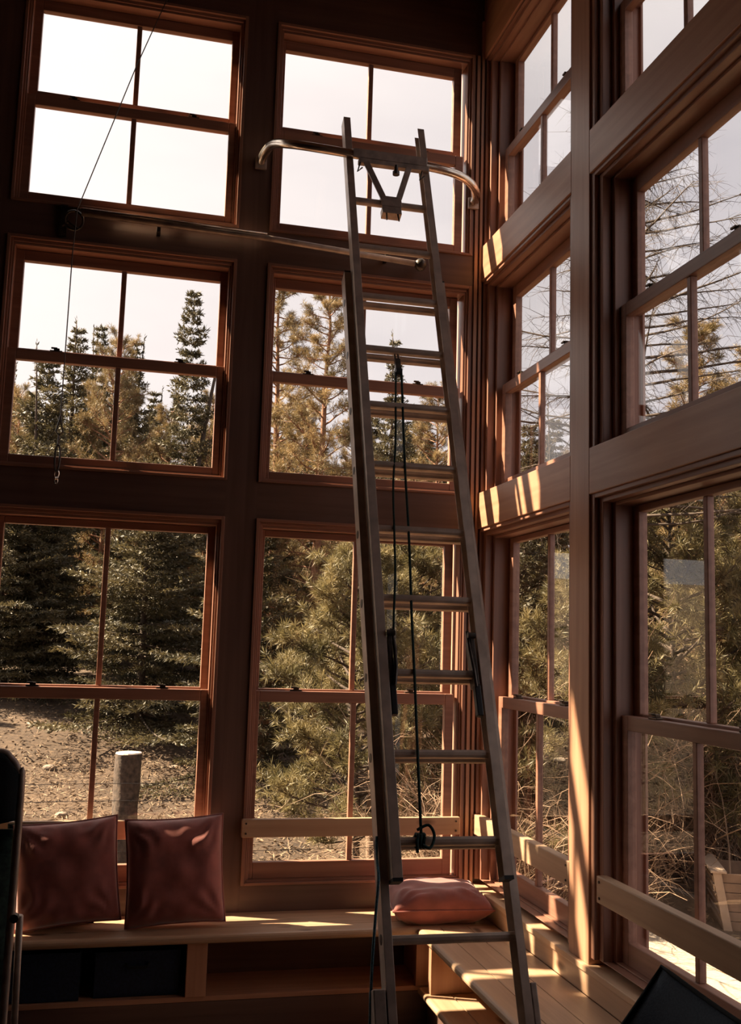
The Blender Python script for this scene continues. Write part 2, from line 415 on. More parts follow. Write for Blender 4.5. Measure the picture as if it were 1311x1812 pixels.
MB().box(-4.44, -0.30, -0.335, -0.02, 0.160, 0.182).build('lower_shelf', M['beam_x'], be, 0.002)
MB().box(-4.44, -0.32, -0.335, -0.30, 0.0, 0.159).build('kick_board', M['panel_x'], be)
for x_ in (-3.9, -2.62, -1.40, -0.34):
    MB().box(x_ - 0.045, x_ + 0.045, -0.345, -0.310, 0.1825, 0.4115).box(x_ - 0.012, x_ + 0.012, -0.310, -0.005, 0.1825, 0.4115).build('divider', M['beam_z'], be, 0.002)
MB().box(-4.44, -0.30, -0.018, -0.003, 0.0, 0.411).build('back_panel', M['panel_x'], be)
tag(be, 'built-in pine bench along the back windows with dark cubbies below', 'bench')
be = empty('window_bench', (-0.2, -1.8, 0))
for (f_, b_, nose) in ((-0.396, -0.285, True), (-0.282, -0.150, False), (-0.147, -0.0115, False)):
    m = MB()
    if nose: nosed(m, 1, f_, b_, -4.6, -0.379, 0.412, 0.45)
    else: m.box(f_, b_, -4.6, -0.379, 0.412, 0.45)
    m.build('seat_board', M['pine_y'], be, 0.0015)
for (f_, b_, nose) in ((-0.390, -0.265, True), (-0.260, -0.120, False)):
    m = MB()
    if nose: nosed(m, 1, f_, b_, -4.6, -0.39, 0.160, 0.190)
    else: m.box(f_, b_, -4.6, -0.39, 0.160, 0.190)
    m.build('shelf_board', M['pine_y'], be, 0.0015)
for y_ in (-0.48, -1.75, -3.1, -4.55):
    MB().box(-0.36, -0.02, y_ - 0.02, y_ + 0.02, 0.1905, 0.4115).build('divider', M['beam_z'], be, 0.002)
MB().box(-0.34, -0.31, -4.6, -0.39, 0.0, 0.159).build('kick_board', M['panel_y'], be)
MB().box(-0.016, -0.003, -4.6, -0.39, 0.0, 0.411).build('back_panel', M['panel_y'], be)
tag(be, 'built-in pine bench along the right wall, sunlit beside the ladder', 'bench')

def storage_bin(x0, x1, y0, y1, z0, z1, label):
    e = empty('storage_bin', ((x0 + x1) / 2, (y0 + y1) / 2, z0))
    m = MB(); t_ = 0.006
    m.box(x0, x1, y0, y1, z0, z0 + t_); m.box(x0, x0 + t_, y0, y1, z0, z1); m.box(x1 - t_, x1, y0, y1, z0, z1)
    m.box(x0, x1, y0, y0 + t_, z0, z1); m.box(x0, x1, y1 - t_, y1, z0, z1)
    m.build('body', M['bin'], e, 0.004)
    c = (x0 + x1) / 2
    MB().tube([(c - 0.05, y0 - 0.002, z1 - 0.05), (c - 0.04, y0 - 0.014, z1 - 0.065), (c + 0.04, y0 - 0.014, z1 - 0.065), (c + 0.05, y0 - 0.002, z1 - 0.05)], 0.006, 6).build('handle', M['canvas_dark'], e)
    tag(e, label, 'storage bin', 'dark blue bins under the back bench')
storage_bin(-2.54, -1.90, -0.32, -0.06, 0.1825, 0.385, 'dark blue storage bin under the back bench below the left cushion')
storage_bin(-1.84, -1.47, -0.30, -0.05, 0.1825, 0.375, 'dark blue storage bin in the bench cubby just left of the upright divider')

# ---------------------------------------------------------------- cushions
def cushion(name, w_, h_, t_, seed, mat, label, group, matrix, puff=1.0, pin=0.05):
    nx = 34; vs = []; fs = []
    rnd = random.Random(seed); ox = rnd.random() * 50
    def surf(side):
        o = len(vs)
        for j in range(nx + 1):
            for i in range(nx + 1):
                u = 2 * i / nx - 1; v = 2 * j / nx - 1
                # sides pull in between the corners
                X = u * (1 - pin * (1 - v * v) * abs(u)); Y = v * (1 - pin * (1 - u * u) * abs(v))
                prof = max(0.0, (1 - u ** 4) * (1 - v ** 4)) ** 0.55
                cr = math.atan2(v, u)
                rad = math.hypot(u, v)
                wr = (mnoise.noise(Vector((u * 2.1 + ox, v * 2.1, side))) * 0.20)
                fold = 0.0
                for (cu, cv) in ((1, 1), (-1, 1), (1, -1), (-1, -1)):
                    dx_, dy_ = u - cu, v - cv; dd = math.hypot(dx_, dy_) + 1e-4; an = math.atan2(dy_, dx_)
                    fold += math.sin(an * 13 + mnoise.noise(Vector((dd * 2.5 + cu, cv * 3, ox))) * 4) * math.exp(-((dd - 0.45) / 0.35) ** 2) * 0.10
                fold += math.exp(-((v + 0.98) / 0.25) ** 2) * math.sin(u * 17 + ox) * 0.05 + math.exp(-((v - 0.98) / 0.3) ** 2) * math.sin(u * 14 + ox) * 0.06
                z = side * t_ / 2 * prof * (1 + wr + fold) * puff
                vs.append((X * w_ / 2, Y * h_ / 2, z))
        for j in range(nx):
            for i in range(nx):
                q = (o + j * (nx + 1) + i, o + j * (nx + 1) + i + 1, o + (j + 1) * (nx + 1) + i + 1, o + (j + 1) * (nx + 1) + i)
                fs.append(q if side > 0 else q[::-1])
    surf(1); surf(-1)
    e = empty(name, matrix.to_translation()); e.matrix_world = matrix
    me = bpy.data.meshes.new('cover'); me.from_pydata(vs, [], fs); me.update()
    bm = bmesh.new(); bm.from_mesh(me); bmesh.ops.remove_doubles(bm, verts=bm.verts, dist=1e-5)
    bmesh.ops.recalc_face_normals(bm, faces=bm.faces); bm.to_mesh(me); bm.free()
    me.materials.append(mat); me.polygons.foreach_set('use_smooth', [True] * len(me.polygons))
    o = bpy.data.objects.new('cover', me); COL.objects.link(o); o.parent = e
    pts = []
    for k in range(96):
        s = k / 24.0; q = int(s); f = s - q; a_ = -1 + 2 * f
        u, v = ((a_, -1), (1, a_), (-a_, 1), (-1, -a_))[q]
        X = u * (1 - pin * (1 - v * v) * abs(u)); Y = v * (1 - pin * (1 - u * u) * abs(v))
        pts.append((X * w_ / 2, Y * h_ / 2, 0))
    sm = MB().tube(pts, 0.0045, 6, closed=True)
    me = bpy.data.meshes.new('seam_piping'); me.from_pydata(sm.v, [], sm.f); me.materials.append(mat)
    o = bpy.data.objects.new('seam_piping', me); COL.objects.link(o); o.parent = e
    tag(e, label, 'cushion', group)
    return e
def lean(x, y, z, yaw, tilt, roll, h):
    """matrix for a cushion standing on its lower edge, face toward the camera"""
    return Matrix.Translation((x, y, z)) @ Matrix.Rotation(math.radians(yaw), 4, 'Z') @ Matrix.Rotation(math.radians(90 - tilt), 4, 'X') @ Matrix.Rotation(math.radians(roll), 4, 'Z') @ Matrix.Translation((0, h / 2, 0))
cushion('cushion', 0.455, 0.455, 0.16, 3, M['cushion'], 'terracotta cushion standing upright left of the other upright one', 'terracotta cushions', lean(-1.965, -0.225, 0.470, 2, 11, 5, 0.455))
cushion('cushion', 0.450, 0.475, 0.17, 8, M['cushion'], 'terracotta cushion standing upright beside the window post, a sunlit top edge', 'terracotta cushions', lean(-1.495, -0.230, 0.460, 0, 11, 3, 0.475))
cushion('cushion', 0.49, 0.33, 0.17, 15, M['cushion'], 'terracotta cushion lying flat in the bench corner behind the ladder', 'terracotta cushions',
        Matrix.Translation((-0.255, -0.225, 0.532)) @ Matrix.Rotation(math.radians(-4), 4, 'Z') @ Matrix.Rotation(math.radians(3), 4, 'X'), 1.0, 0.06)
cushion('cushion', 0.40, 0.44, 0.07, 21, M['green_cloth'], 'dark green cushion tucked behind the left terracotta cushion', None, lean(-2.06, -0.115, 0.452, 3, 5, 0, 0.44))

# ---------------------------------------------------------------- extension ladder
LO = Vector((-0.8455, -1.6500, 1.0857)); LA = Vector((0.9999, -0.0157, 0.0)).normalized(); LU = Vector((0.006, 0.3804, 0.9248)).normalized()
LN = LA.cross(LU)            # towards the climber
if LN.y > 0: LN = -LN
def lp(s, t, n_=0.0): return LO + LA * s + LU * t + LN * n_
lad = empty('extension_ladder', lp(0.18, -1.17, -0.06))
def channel(mb, so, si, t0, t1, nc, hd, th=0.003):
    """C rail: web at s=so, flanges toward s=si"""
    d = 1 if si > so else -1
    mb.obox(LO, LA, LU, LN, (so, so + d * th), (t0, t1), (nc - hd, nc + hd))
    mb.obox(LO, LA, LU, LN, (so, si), (t0, t1), (nc + hd - th, nc + hd))
    mb.obox(LO, LA, LU, LN, (so, si), (t0, t1), (nc - hd, nc - hd + th))
def rung(mb, s0, s1, t_, nc, r_):
    pts = []
    for e_ in (s0, s1):
        ring = []
        for k in range(12):
            an = 2 * math.pi * k / 12
            a_, b_ = math.cos(an) * r_, math.sin(an) * r_
            if b_ > r_ * 0.6: b_ = r_ * 0.6
            ring.append(lp(e_, t_ + b_, nc + a_))
        pts.append(ring)
    vs = pts[0] + pts[1]
    fs = [tuple(range(12)), tuple(range(23, 11, -1))] + [(k, (k + 1) % 12, 12 + (k + 1) % 12, 12 + k) for k in range(12)]
    mb.add(vs, fs)
NF, NB = 0.0, -0.060
channel_defs = [('fly_rail', -0.037, -0.002, -0.125, 3.61, NF, 0.031), ('fly_rail', 0.390, 0.355, -0.125, 3.60, NF, 0.031),
                ('base_rail', -0.068, -0.038, -1.13, 2.60, NB, 0.036), ('base_rail', 0.421, 0.391, -1.13, 2.60, NB, 0.036)]
for nm, so, si, t0, t1, nc, hd in channel_defs:
    m = MB(); channel(m, so, si, t0, t1, nc, hd); r_ = m.build(nm, M['alu'], lad, 0.001)
    e_ = MB()
    if nm == 'fly_rail':
        e_.obox(LO, LA, LU, LN, (so, si), (t0 - 0.012, t0), (nc - hd, nc + hd))
    else:
        e_.obox(LO, LA, LU, LN, (so, si), (t1, t1 + 0.008), (nc - hd, nc + hd))
    sub(e_, 'end_cap', M['black'], r_)
for i in range(12):
    m = MB(); rung(m, -0.003, 0.356, i * 0.3048, NF, 0.019)
    if i < 11: m.build('fly_rung', M['alu'], lad)
for i in range(-3, 9):
    m = MB(); rung(m, -0.064, 0.417, i * 0.3048, NB, 0.019); m.build('base_rung', M['alu'], lad)
# rivet rings where the base rungs pass the rail
for i in range(-3, 9):
    for s_ in (-0.0695, 0.4225):
        m = MB(); m.tube([lp(s_, i * 0.3048, NB), lp(s_ + (0.003 if s_ < 0 else -0.003), i * 0.3048, NB)], 0.017, 12); m.build('rung_rivet', M['steel'], lad)
# rung locks
for s_, sg in ((0.012, 1), (0.338, -1)):
    m = MB()
    m.obox(LO, LA, LU, LN, (s_ - 0.008, s_ + 0.008), (0.56, 0.75), (-0.035, 0.030))
    m.tube([lp(s_ + sg * 0.012, 0.78, 0.01), lp(s_ + sg * 0.016, 0.70, 0.03), lp(s_ + sg * 0.012, 0.61, 0.04), lp(s_ + sg * 0.006, 0.55, 0.03)], 0.008, 8)
    m.tube([lp(s_ + sg * 0.02, 0.755, 0.035), lp(s_ - sg * 0.012, 0.755, 0.035)], 0.012, 10)
    lk = m.build('rung_lock', M['steel'], lad, 0.002)
    m = MB(); m.obox(LO, LA, LU, LN, (s_ - 0.012, s_ + 0.012), (0.44, 0.56), (0.000, 0.030)); sub(m, 'lock_flipper', M['black'], lk, bevel=0.004)
# bottom leg levellers and feet
for s0, s1 in ((-0.112, -0.070), (0.423, 0.446)):
    m = MB(); m.obox(LO, LA, LU, LN, (s0, s1), (-1.13, -0.455), (NB - 0.034, NB + 0.034)); lv = m.build('leg_leveller', M['alu_dull'], lad, 0.004)
    c = (s0 + s1) / 2; fp = lp(c, -1.13, NB)
    m = MB(); m.box(fp.x - 0.05, fp.x + 0.05, fp.y - 0.055, fp.y + 0.045, 0.002, 0.022); m.tube([(fp.x, fp.y, 0.02), tuple(lp(c, -1.10, NB))], 0.018, 8)
    sub(m, 'rubber_foot', M['black'], lv, bevel=0.004)
tag(lad, 'tall aluminium extension ladder leaning on the back windows', 'ladder')

# standoff stabiliser bolted to the top rung
st = empty('ladder_stabilizer', lp(0.17, 3.05, 0.03))
def wpt(x, y, z): return Vector((x, y, z))
arm = [(-1.243, -0.016, 4.262), (-1.236, -0.075, 4.285), (-1.215, -0.16, 4.292), (-1.19, -0.26, 4.262), (-1.15, -0.36, 4.215), (-1.06, -0.42, 4.186),
       (-0.83, -0.425, 4.178), (-0.62, -0.43, 4.172), (-0.40, -0.425, 4.165), (-0.27, -0.39, 4.165), (-0.185, -0.32, 4.172), (-0.125, -0.235, 4.18), (-0.085, -0.15, 4.188), (-0.064, -0.08, 4.195), (-0.056, -0.018, 4.20)]
def smooth_pts(P, k=5):
    P = [Vector(q) for q in P]; out = []
    for i in range(len(P) - 1):
        p0 = P[max(i - 1, 0)]; p1 = P[i]; p2 = P[i + 1]; p3 = P[min(i + 2, len(P) - 1)]
        for j in range(k):
            u = j / k
            out.append(0.5 * ((2 * p1) + (p2 - p0) * u + (2 * p0 - 5 * p1 + 4 * p2 - p3) * u * u + (3 * p1 - p0 - 3 * p2 + p3) * u ** 3))
    out.append(P[-1]); return out
MB().tube(smooth_pts(arm), 0.023, 10).build('stabilizer_bar', M['bright_steel'], st, smooth=True)
for q in (arm[0], arm[-1]):
    m = MB(); m.box(q[0] - 0.030, q[0] + 0.030, -0.0145 - 0.018, -0.0145, q[2] - 0.035, q[2] + 0.030); m.build('rubber_tip', M['alu_dull'], st, 0.004)
C1 = Vector((-0.645, -0.43, 4.172))
m = MB(); m.obox(C1, LA, Vector((0, 0, 1)), Vector((0, -1, 0)), (-0.19, 0.19), (-0.022, 0.024), (0.018, 0.030)); m.obox(C1, LA, Vector((0, 0, 1)), Vector((0, -1, 0)), (-0.16, 0.20), (-0.050, -0.024), (-0.005, 0.034))
m.build('clamp_plate', M['alu_dull'], st, 0.003)
m = MB(); m.tube([C1 + Vector((0.03, -0.03, -0.04)), C1 + Vector((0.03, -0.03, -0.070)), C1 + Vector((0.03, -0.03, -0.072)), C1 + Vector((0.03, -0.03, -0.090))], [0.010, 0.010, 0.018, 0.018], 8); m.build('wing_nut', M['steel'], st)
for dx_ in (-0.155, 0.165):
    m = MB(); m.tube([C1 + Vector((dx_, -0.03, -0.05)), C1 + Vector((dx_ - 0.012, -0.03, -0.10)), C1 + Vector((dx_ + 0.012, -0.03, -0.075))], 0.004, 6)
    m.build('spring_pin', M['steel'], st)
RB = lp(0.178, 3.048, 0.0)
m = MB(); m.obox(RB, LA, LU, LN, (-0.052, 0.052), (-0.036, 0.030), (0.018, 0.028)); m.obox(RB, LA, LU, LN, (-0.048, 0.048), (-0.080, -0.036), (-0.022, 0.026)); m.obox(RB, LA, LU, LN, (-0.052, 0.052), (0.018, 0.032), (-0.024, 0.028))
m.build('rung_bracket', M['alu_dull'], st, 0.003)
for dx_ in (-0.028, 0.028):
    m = MB(); m.tube([RB + LA * dx_ + LU * -0.07 + LN * 0.02, RB + LA * dx_ * 1.1 + LU * -0.125 + LN * 0.022], 0.004, 6)
    m.build('bracket_bolt', M['steel'], st)
for dx0, dx1 in ((-0.125, -0.04), (0.095, 0.04)):
    a_ = C1 + Vector((dx0, -0.03, -0.045)); b_ = RB + LA * dx1 + LU * 0.025 + LN * 0.022
    d_ = (b_ - a_).normalized(); sd = d_.cross(Vector((0, -1, 0))).normalized(); nn = d_.cross(sd)
    m = MB(); m.obox(a_, d_, sd, nn, (0, (b_ - a_).length), (-0.015, 0.015), (-0.006, 0.006)); m.build('brace', M['alu_dull'], st, 0.002)
tag(st, 'curved aluminium stand-off bar clamped to the ladder top, tips on the wall', 'ladder stabilizer')

# pulley and ropes
pl = empty('rope_pulley', lp(0.143, 2.05, 0.0))
m = MB(); m.tube([lp(0.135, 2.117, 0.0), lp(0.135, 2.08, 0.0), lp(0.150, 2.08, 0.0), lp(0.150, 2.117, 0.0)], 0.004, 6); m.obox(LO, LA, LU, LN, (0.132, 0.156), (2.02, 2.085), (-0.008, 0.012)); m.build('pulley_housing', M['steel'], pl, 0.003)
m = MB(); m.tube([lp(0.130, 2.015, 0.002), lp(0.158, 2.015, 0.002)], 0.020, 14); m.build('pulley_wheel', M['black'], pl)
tag(pl, 'small pulley hanging under a ladder rung, rope over it', 'pulley')
def wavy(a, b, amp, seed, n_=24):
    a = Vector(a); b = Vector(b); out = []
    for i in range(n_ + 1):
        u = i / n_; q = a.lerp(b, u); e_ = math.sin(math.pi * u) * amp
        out.append(q + Vector((mnoise.noise(Vector((u * 3 + seed, 0, 0))) * e_, mnoise.noise(Vector((0, u * 3 + seed, 0))) * e_, 0)))
    return out
rp_ = empty('haul_rope', lp(0.055, 0.0, 0.03))
KN = lp(0.072, 0.0, 0.035)
MB().tube(wavy(lp(0.156, 2.01, 0.008), lp(0.074, 0.02, 0.026), 0.02, 4), 0.0052, 6).build('long_strand', M['rope'], rp_, smooth=True)
MB().tube(wavy(lp(0.131, 2.01, 0.008), lp(0.028, 0.77, 0.030), 0.02, 9), 0.0045, 6).build('locked_strand', M['rope'], rp_, smooth=True)
m = MB()
for k in range(3):
    c = lp(0.062 + 0.012 * k, 0.0, 0.0)
    m.tube([c + LU * math.cos(2 * math.pi * j / 14) * 0.023 + LN * math.sin(2 * math.pi * j / 14) * 0.023 + LA * 0.003 * math.sin(j) for j in range(14)], 0.0055, 6, closed=True)
m.tube(smooth_pts([lp(0.06, 0.03, 0.03), lp(0.10, 0.045, 0.035), lp(0.118, 0.01, 0.035), lp(0.10, -0.03, 0.035), lp(0.072, -0.02, 0.035)], 5), 0.0055, 6)
m.tube([lp(0.058, 0.0, 0.028), lp(0.055, -0.045, 0.03)], 0.0055, 6)
m.build('knot', M['rope'], rp_, smooth=True)
tag(rp_, 'dark green rope looped from the pulley and knotted on a lower rung', 'rope')
q0 = lp(-0.072, 0.02, -0.02)
pts = [q0, lp(-0.078, -0.05, -0.01)]
for i in range(12):
    u = i / 11; pts.append(Vector((q0.x - 0.015 - 0.03 * math.sin(u * 3.0), q0.y - 0.10 - 0.12 * u, 0.98 - 0.955 * u)))
pts += [Vector((q0.x + 0.03, q0.y - 0.26, 0.012)), Vector((q0.x + 0.12, q0.y - 0.22, 0.010)), Vector((q0.x + 0.16, q0.y - 0.12, 0.010))]
ro = MB().tube(smooth_pts(pts, 4), 0.0048, 6).build('tail_rope', M['rope2'], None, smooth=True)
tag(ro, 'thin blue-green rope end hanging down beside the left ladder leg', 'rope')

# ---------------------------------------------------------------- rod and cable on the back wall
rd = empty('wall_rod', (-1.3, -0.07, 3.82))
MB().tube([(-2.13, -0.075, 3.845), (-1.22, -0.075, 3.832), (-0.40, -0.075, 3.790)], 0.016, 12).build('rod', M['alu_dull'], rd, smooth=True)
MB().tube([(-2.14, -0.080, 3.866), (-1.20, -0.080, 3.852)], 0.005, 8).build('inner_wire', M['bright_steel'], rd, smooth=True)
m = MB(); m.tube([(-0.40, -0.072, 3.790), (-0.385, -0.072, 3.789), (-0.365, -0.072, 3.787), (-0.345, -0.072, 3.785), (-0.335, -0.072, 3.784)], [0.012, 0.030, 0.036, 0.028, 0.008], 14); m.build('end_knob', M['steel'], rd, smooth=True)
for x_ in (-1.75, -0.55):
    MB().box(x_ - 0.010, x_ + 0.010, -0.060, -0.001, 3.80, 3.83).build('bracket', M['steel'], rd, 0.002)
m = MB(); m.box(-2.235, -2.20, -0.020, -0.001, 3.74, 3.90); m.box(-2.24, -2.13, -0.040, -0.020, 3.875, 3.885)
m.tube([Vector((-2.165, -0.055, 3.81)) + Vector((math.cos(a_ / 16 * 2 * math.pi) * 0.045, 0, math.sin(a_ / 16 * 2 * math.pi) * 0.050)) for a_ in range(16)], 0.006, 6, closed=True)
m.tube([(-2.22, -0.02, 3.79), (-2.19, -0.05, 3.80), (-2.14, -0.055, 3.765)], 0.006, 6)
m.build('hook_plate', M['steel'], rd)
tag(rd, 'metal rod fixed to the dark wall band between the top and middle windows', 'wall rod')
cb = empty('hanging_cable', (-2.16, -0.10, 2.5))
MB().tube([(-1.640, -0.10, TOP), (-1.779, -0.10, 5.043), (-1.913, -0.10, 4.643), (-2.133, -0.10, 3.905), (-2.150, -0.10, 3.85), (-2.158, -0.10, 3.616), (-2.160, -0.10, 2.78)], 0.0030, 6).build('cable', M['steel'], cb)
def loop(mb, cx, cz, rx, rz, r_, rot=0, y=-0.10):
    mb.tube([(cx + rx * math.cos(k / 14 * 6.2832), y + rot * 0.01 * math.sin(k / 14 * 6.2832), cz + rz * math.sin(k / 14 * 6.2832)) for k in range(14)], r_, 6, closed=True)
m = MB(); m.tube([(-2.160, -0.1, 2.79), (-2.176, -0.1, 2.725), (-2.160, -0.1, 2.705), (-2.144, -0.1, 2.725), (-2.160, -0.1, 2.79)], 0.0045, 6); m.tube([(-2.160, -0.1, 2.80), (-2.160, -0.1, 2.775)], 0.0065, 8)
m.tube([(-2.161, -0.1, 2.715), (-2.162, -0.1, 2.66)], 0.004, 6); m.build('thimble_eye', M['steel'], cb)
m = MB(); loop(m, -2.161, 2.595, 0.012, 0.066, 0.005); m.build('turnbuckle', M['steel'], cb)
m = MB(); loop(m, -2.160, 2.515, 0.010, 0.022, 0.004, 1); loop(m, -2.160, 2.485, 0.007, 0.016, 0.0035); m.build('shackle', M['bright_steel'], cb)
tag(cb, 'thin steel cable with a turnbuckle hanging before the left windows', 'cable')

# ---------------------------------------------------------------- folded lounge chair, left edge
lc = empty('folding_chair', (-2.35, -1.62, 0))
fr_ = [(-2.098, -1.60, 0.012), (-2.098, -1.60, 0.60), (-2.095, -1.60, 1.25), (-2.105, -1.60, 1.31), (-2.135, -1.60, 1.355), (-2.19, -1.60, 1.375), (-2.50, -1.60, 1.375), (-2.56, -1.60, 1.36), (-2.60, -1.60, 1.31), (-2.61, -1.60, 1.25), (-2.61, -1.60, 0.6), (-2.61, -1.60, 0.012)]
MB().tube(smooth_pts(fr_, 4), 0.0125, 10).build('back_frame', M['alu_dull'], lc, smooth=True)
for x_ in (-2.072, -2.636):
    MB().tube([(x_, -1.575, 0.86), (x_, -1.50, 0.55), (x_ , -1.38, 0.012)], 0.011, 8).build('leg', M['alu_dull'], lc, smooth=True)
m = MB(); n_ = 12; vs = []; fs = []
for j in range(n_ + 1):
    for i in range(n_ + 1):
        u = i / n_; v = j / n_
        x_ = -2.104 - u * 0.500; top = 1.398 - 0.085 * (abs(u - .5) * 2) ** 5; z_ = (1.165 - 0.03 * math.sin(u * math.pi)) * (1 - v) + top * v
        vs.append((x_, -1.622 - 0.03 * math.sin(u * math.pi) * math.sin(v * math.pi), z_))
for j in range(n_):
    for i in range(n_): fs.append((j * 13 + i, j * 13 + i + 1, (j + 1) * 13 + i + 1, (j + 1) * 13 + i))
m.add(vs, fs); o = m.build('headrest', M['canvas_dark'], lc, smooth=True); md = o.modifiers.new('thickness', 'SOLIDIFY'); md.thickness = 0.03; md.offset = 0
m = MB(); vs = []; fs = []
for j in range(17):
    for i in range(9):
        u = i / 8; v = j / 16
        vs.append((-2.112 - u * 0.484, -1.58 + 0.05 * math.sin(v * math.pi) + 0.01 * math.sin(u * 9 + v * 4), 0.35 + 0.78 * v))
for j in range(16):
    for i in range(8): fs.append((j * 9 + i, j * 9 + i + 1, (j + 1) * 9 + i + 1, (j + 1) * 9 + i))
m.add(vs, fs); o = m.build('sling', M['green_cloth'], lc, smooth=True); md = o.modifiers.new('thickness', 'SOLIDIFY'); md.thickness = 0.004
for z_ in (0.86, 0.50):
    MB().tube([(-2.086, -1.615, z_), (-2.086, -1.585, z_)], 0.014, 8).build('hinge', M['steel'], lc)
MB().tube([(-2.098, -1.60, 0.30), (-2.61, -1.60, 0.30)], 0.009, 8).build('crossbar', M['alu_dull'], lc)
tag(lc, 'dark folding lounge chair with a grey tube frame at the left picture edge', 'folding chair')

# ---------------------------------------------------------------- butterfly chair, lower right
bc = empty('butterfly_chair', (-0.75, -2.95, 0))
P_bl, P_br = Vector((-0.400, -2.62, 0.945)), Vector((-0.400, -3.42, 0.955))     # back peaks
P_fl, P_fr = Vector((-0.98, -2.72, 0.44)), Vector((-1.00, -3.40, 0.44))        # front peaks
vs = []; fs = []; n_ = 22
for j in range(n_ + 1):
    for i in range(n_ + 1):
        u = i / n_; v = j / n_                   # v: back -> front, u: left -> right
        e0 = P_bl.lerp(P_fl, v); e1 = P_br.lerp(P_fr, v); q = e0.lerp(e1, u)
        sag = 0.42 * math.sin(math.pi * v) ** 0.9 * (0.14 + 0.86 * math.sin(math.pi * u))
        q = q + Vector((0.05 * math.sin(math.pi * v) * math.sin(math.pi * u), 0, -sag * 0.6))
        q.z -= 0.035 * math.sin(math.pi * u) * (1 - v) ** 2 + 0.06 * math.sin(math.pi * u) * v * v
        q.x += 0.02 * math.sin(math.pi * u) * (1 - v)
        vs.append(tuple(q))
for j in range(n_):
    for i in range(n_): fs.append((j * (n_ + 1) + i, j * (n_ + 1) + i + 1, (j + 1) * (n_ + 1) + i + 1, (j + 1) * (n_ + 1) + i))
m = MB(); m.add(vs, fs); o = m.build('sling_seat', M['canvas'], bc, smooth=True); md = o.modifiers.new('thickness', 'SOLIDIFY'); md.thickness = 0.006
edge = [vs[i] for i in range(n_ + 1)] + [vs[j * (n_ + 1) + n_] for j in range(1, n_ + 1)] + [vs[n_ * (n_ + 1) + i] for i in range(n_ - 1, -1, -1)] + [vs[j * (n_ + 1)] for j in range(n_ - 1, 0, -1)]
MB().tube(edge, 0.006, 6, closed=True).build('edge_piping', M['canvas_dark'], bc, smooth=True)
for a_, b_ in ((P_bl, P_fr), (P_br, P_fl)):
    foot = Vector((a_.x - 0.12 - 0.0, b_.y, 0.012)); f2 = Vector((b_.x + 0.12, a_.y, 0.012))
    MB().tube(smooth_pts([a_ + Vector((0, 0, -0.012)), a_.lerp(foot, 0.5), foot, foot.lerp(Vector((b_.x + 0.1, b_.y, 0.012)), 0.5), Vector((b_.x + 0.1, b_.y, 0.012)), Vector((b_.x + 0.05, b_.y, 0.25)), b_ + Vector((0, 0, -0.012))], 4), 0.007, 8).build('frame_rod', M['steel'], bc, smooth=True)
tag(bc, 'dark navy canvas sling chair in the lower right foreground', 'sling chair')

# ---------------------------------------------------------------- outdoors: ground
rng = np.random.RandomState(7)
def ground_z(x, y):
    t_ = (y - 5.0) + 0.25 * max(0.0, x)
    z = -0.7
    if t_ > 0: z += 0.22 * min(t_, 8) + 0.12 * max(0.0, t_ - 8)
    z += 0.10 * mnoise.noise(Vector((x * 0.5, y * 0.5, 0))) + 0.03 * mnoise.noise(Vector((x * 2.3, y * 2.3, 3)))
    return z
def terrain():
    xs_ = np.concatenate([np.arange(-40, -8, 1.6), np.arange(-8, 12, 0.25), np.arange(12, 50, 1.6)])
    ys_ = np.concatenate([np.arange(-14, 0.4, 0.6), np.arange(0.4, 16, 0.25), np.arange(16, 62, 1.6)])
    vs = [(x, y, ground_z(x, y)) for y in ys_ for x in xs_]; nx = len(xs_)
    fs = [(j * nx + i, j * nx + i + 1, (j + 1) * nx + i + 1, (j + 1) * nx + i) for j in range(len(ys_) - 1) for i in range(nx - 1)]
    m = MB(); m.add(vs, fs); o = m.build('ground', M['soil'], smooth=True); o['kind'] = 'structure'
terrain()
def tri_mesh(name, V, T, mat, parent=None, extra=None):
    me = bpy.data.meshes.new(name)
    V = np.asarray(V, dtype=np.float32); T = np.asarray(T, dtype=np.int32)
    me.vertices.add(len(V)); me.vertices.foreach_set('co', V.ravel())
    me.loops.add(T.size); me.loops.foreach_set('vertex_index', T.ravel())
    me.polygons.add(len(T)); me.polygons.foreach_set('loop_start', np.arange(0, T.size, T.shape[1], dtype=np.int32))
    me.polygons.foreach_set('loop_total', np.full(len(T), T.shape[1], dtype=np.int32))
    me.update(); me.validate(); me.materials.append(mat)
    o = bpy.data.objects.new(name, me); COL.objects.link(o)
    if parent: o.parent = parent
    return o
def unit(a): return a / (np.linalg.norm(a, axis=-1, keepdims=True) + 1e-9)
def blades(P, D, length, width, rs):
    """one thin diamond-shaped leaf per root point P, pointing along D"""
    n_ = len(P); D = unit(D); s = unit(np.cross(D, unit(rs.normal(size=(n_, 3)))))
    l = length * (0.7 + 0.6 * rs.rand(n_, 1)); w_ = width * (0.7 + 0.6 * rs.rand(n_, 1))
    mid = P + D * l * 0.45
    V = np.stack([P, mid + s * w_, P + D * l, mid - s * w_], 1).reshape(-1, 3)
    return V, np.arange(4 * n_).reshape(n_, 4)
def limb(mb, p, d, length, r0, droop, rs, seg=5, n_=5, jitter=0.05):
    pts = [np.array(p)]; d = np.array(d, float)
    for k in range(n_):
        d = d + np.array([0, 0, droop / n_]) + rs.normal(size=3) * jitter; d /= np.linalg.norm(d)
        pts.append(pts[-1] + d * length / n_)
    mb.tube(pts, [r0 * (1 - 0.8 * k / n_) for k in range(n_ + 1)], seg, cap=False)
    return np.array(pts)

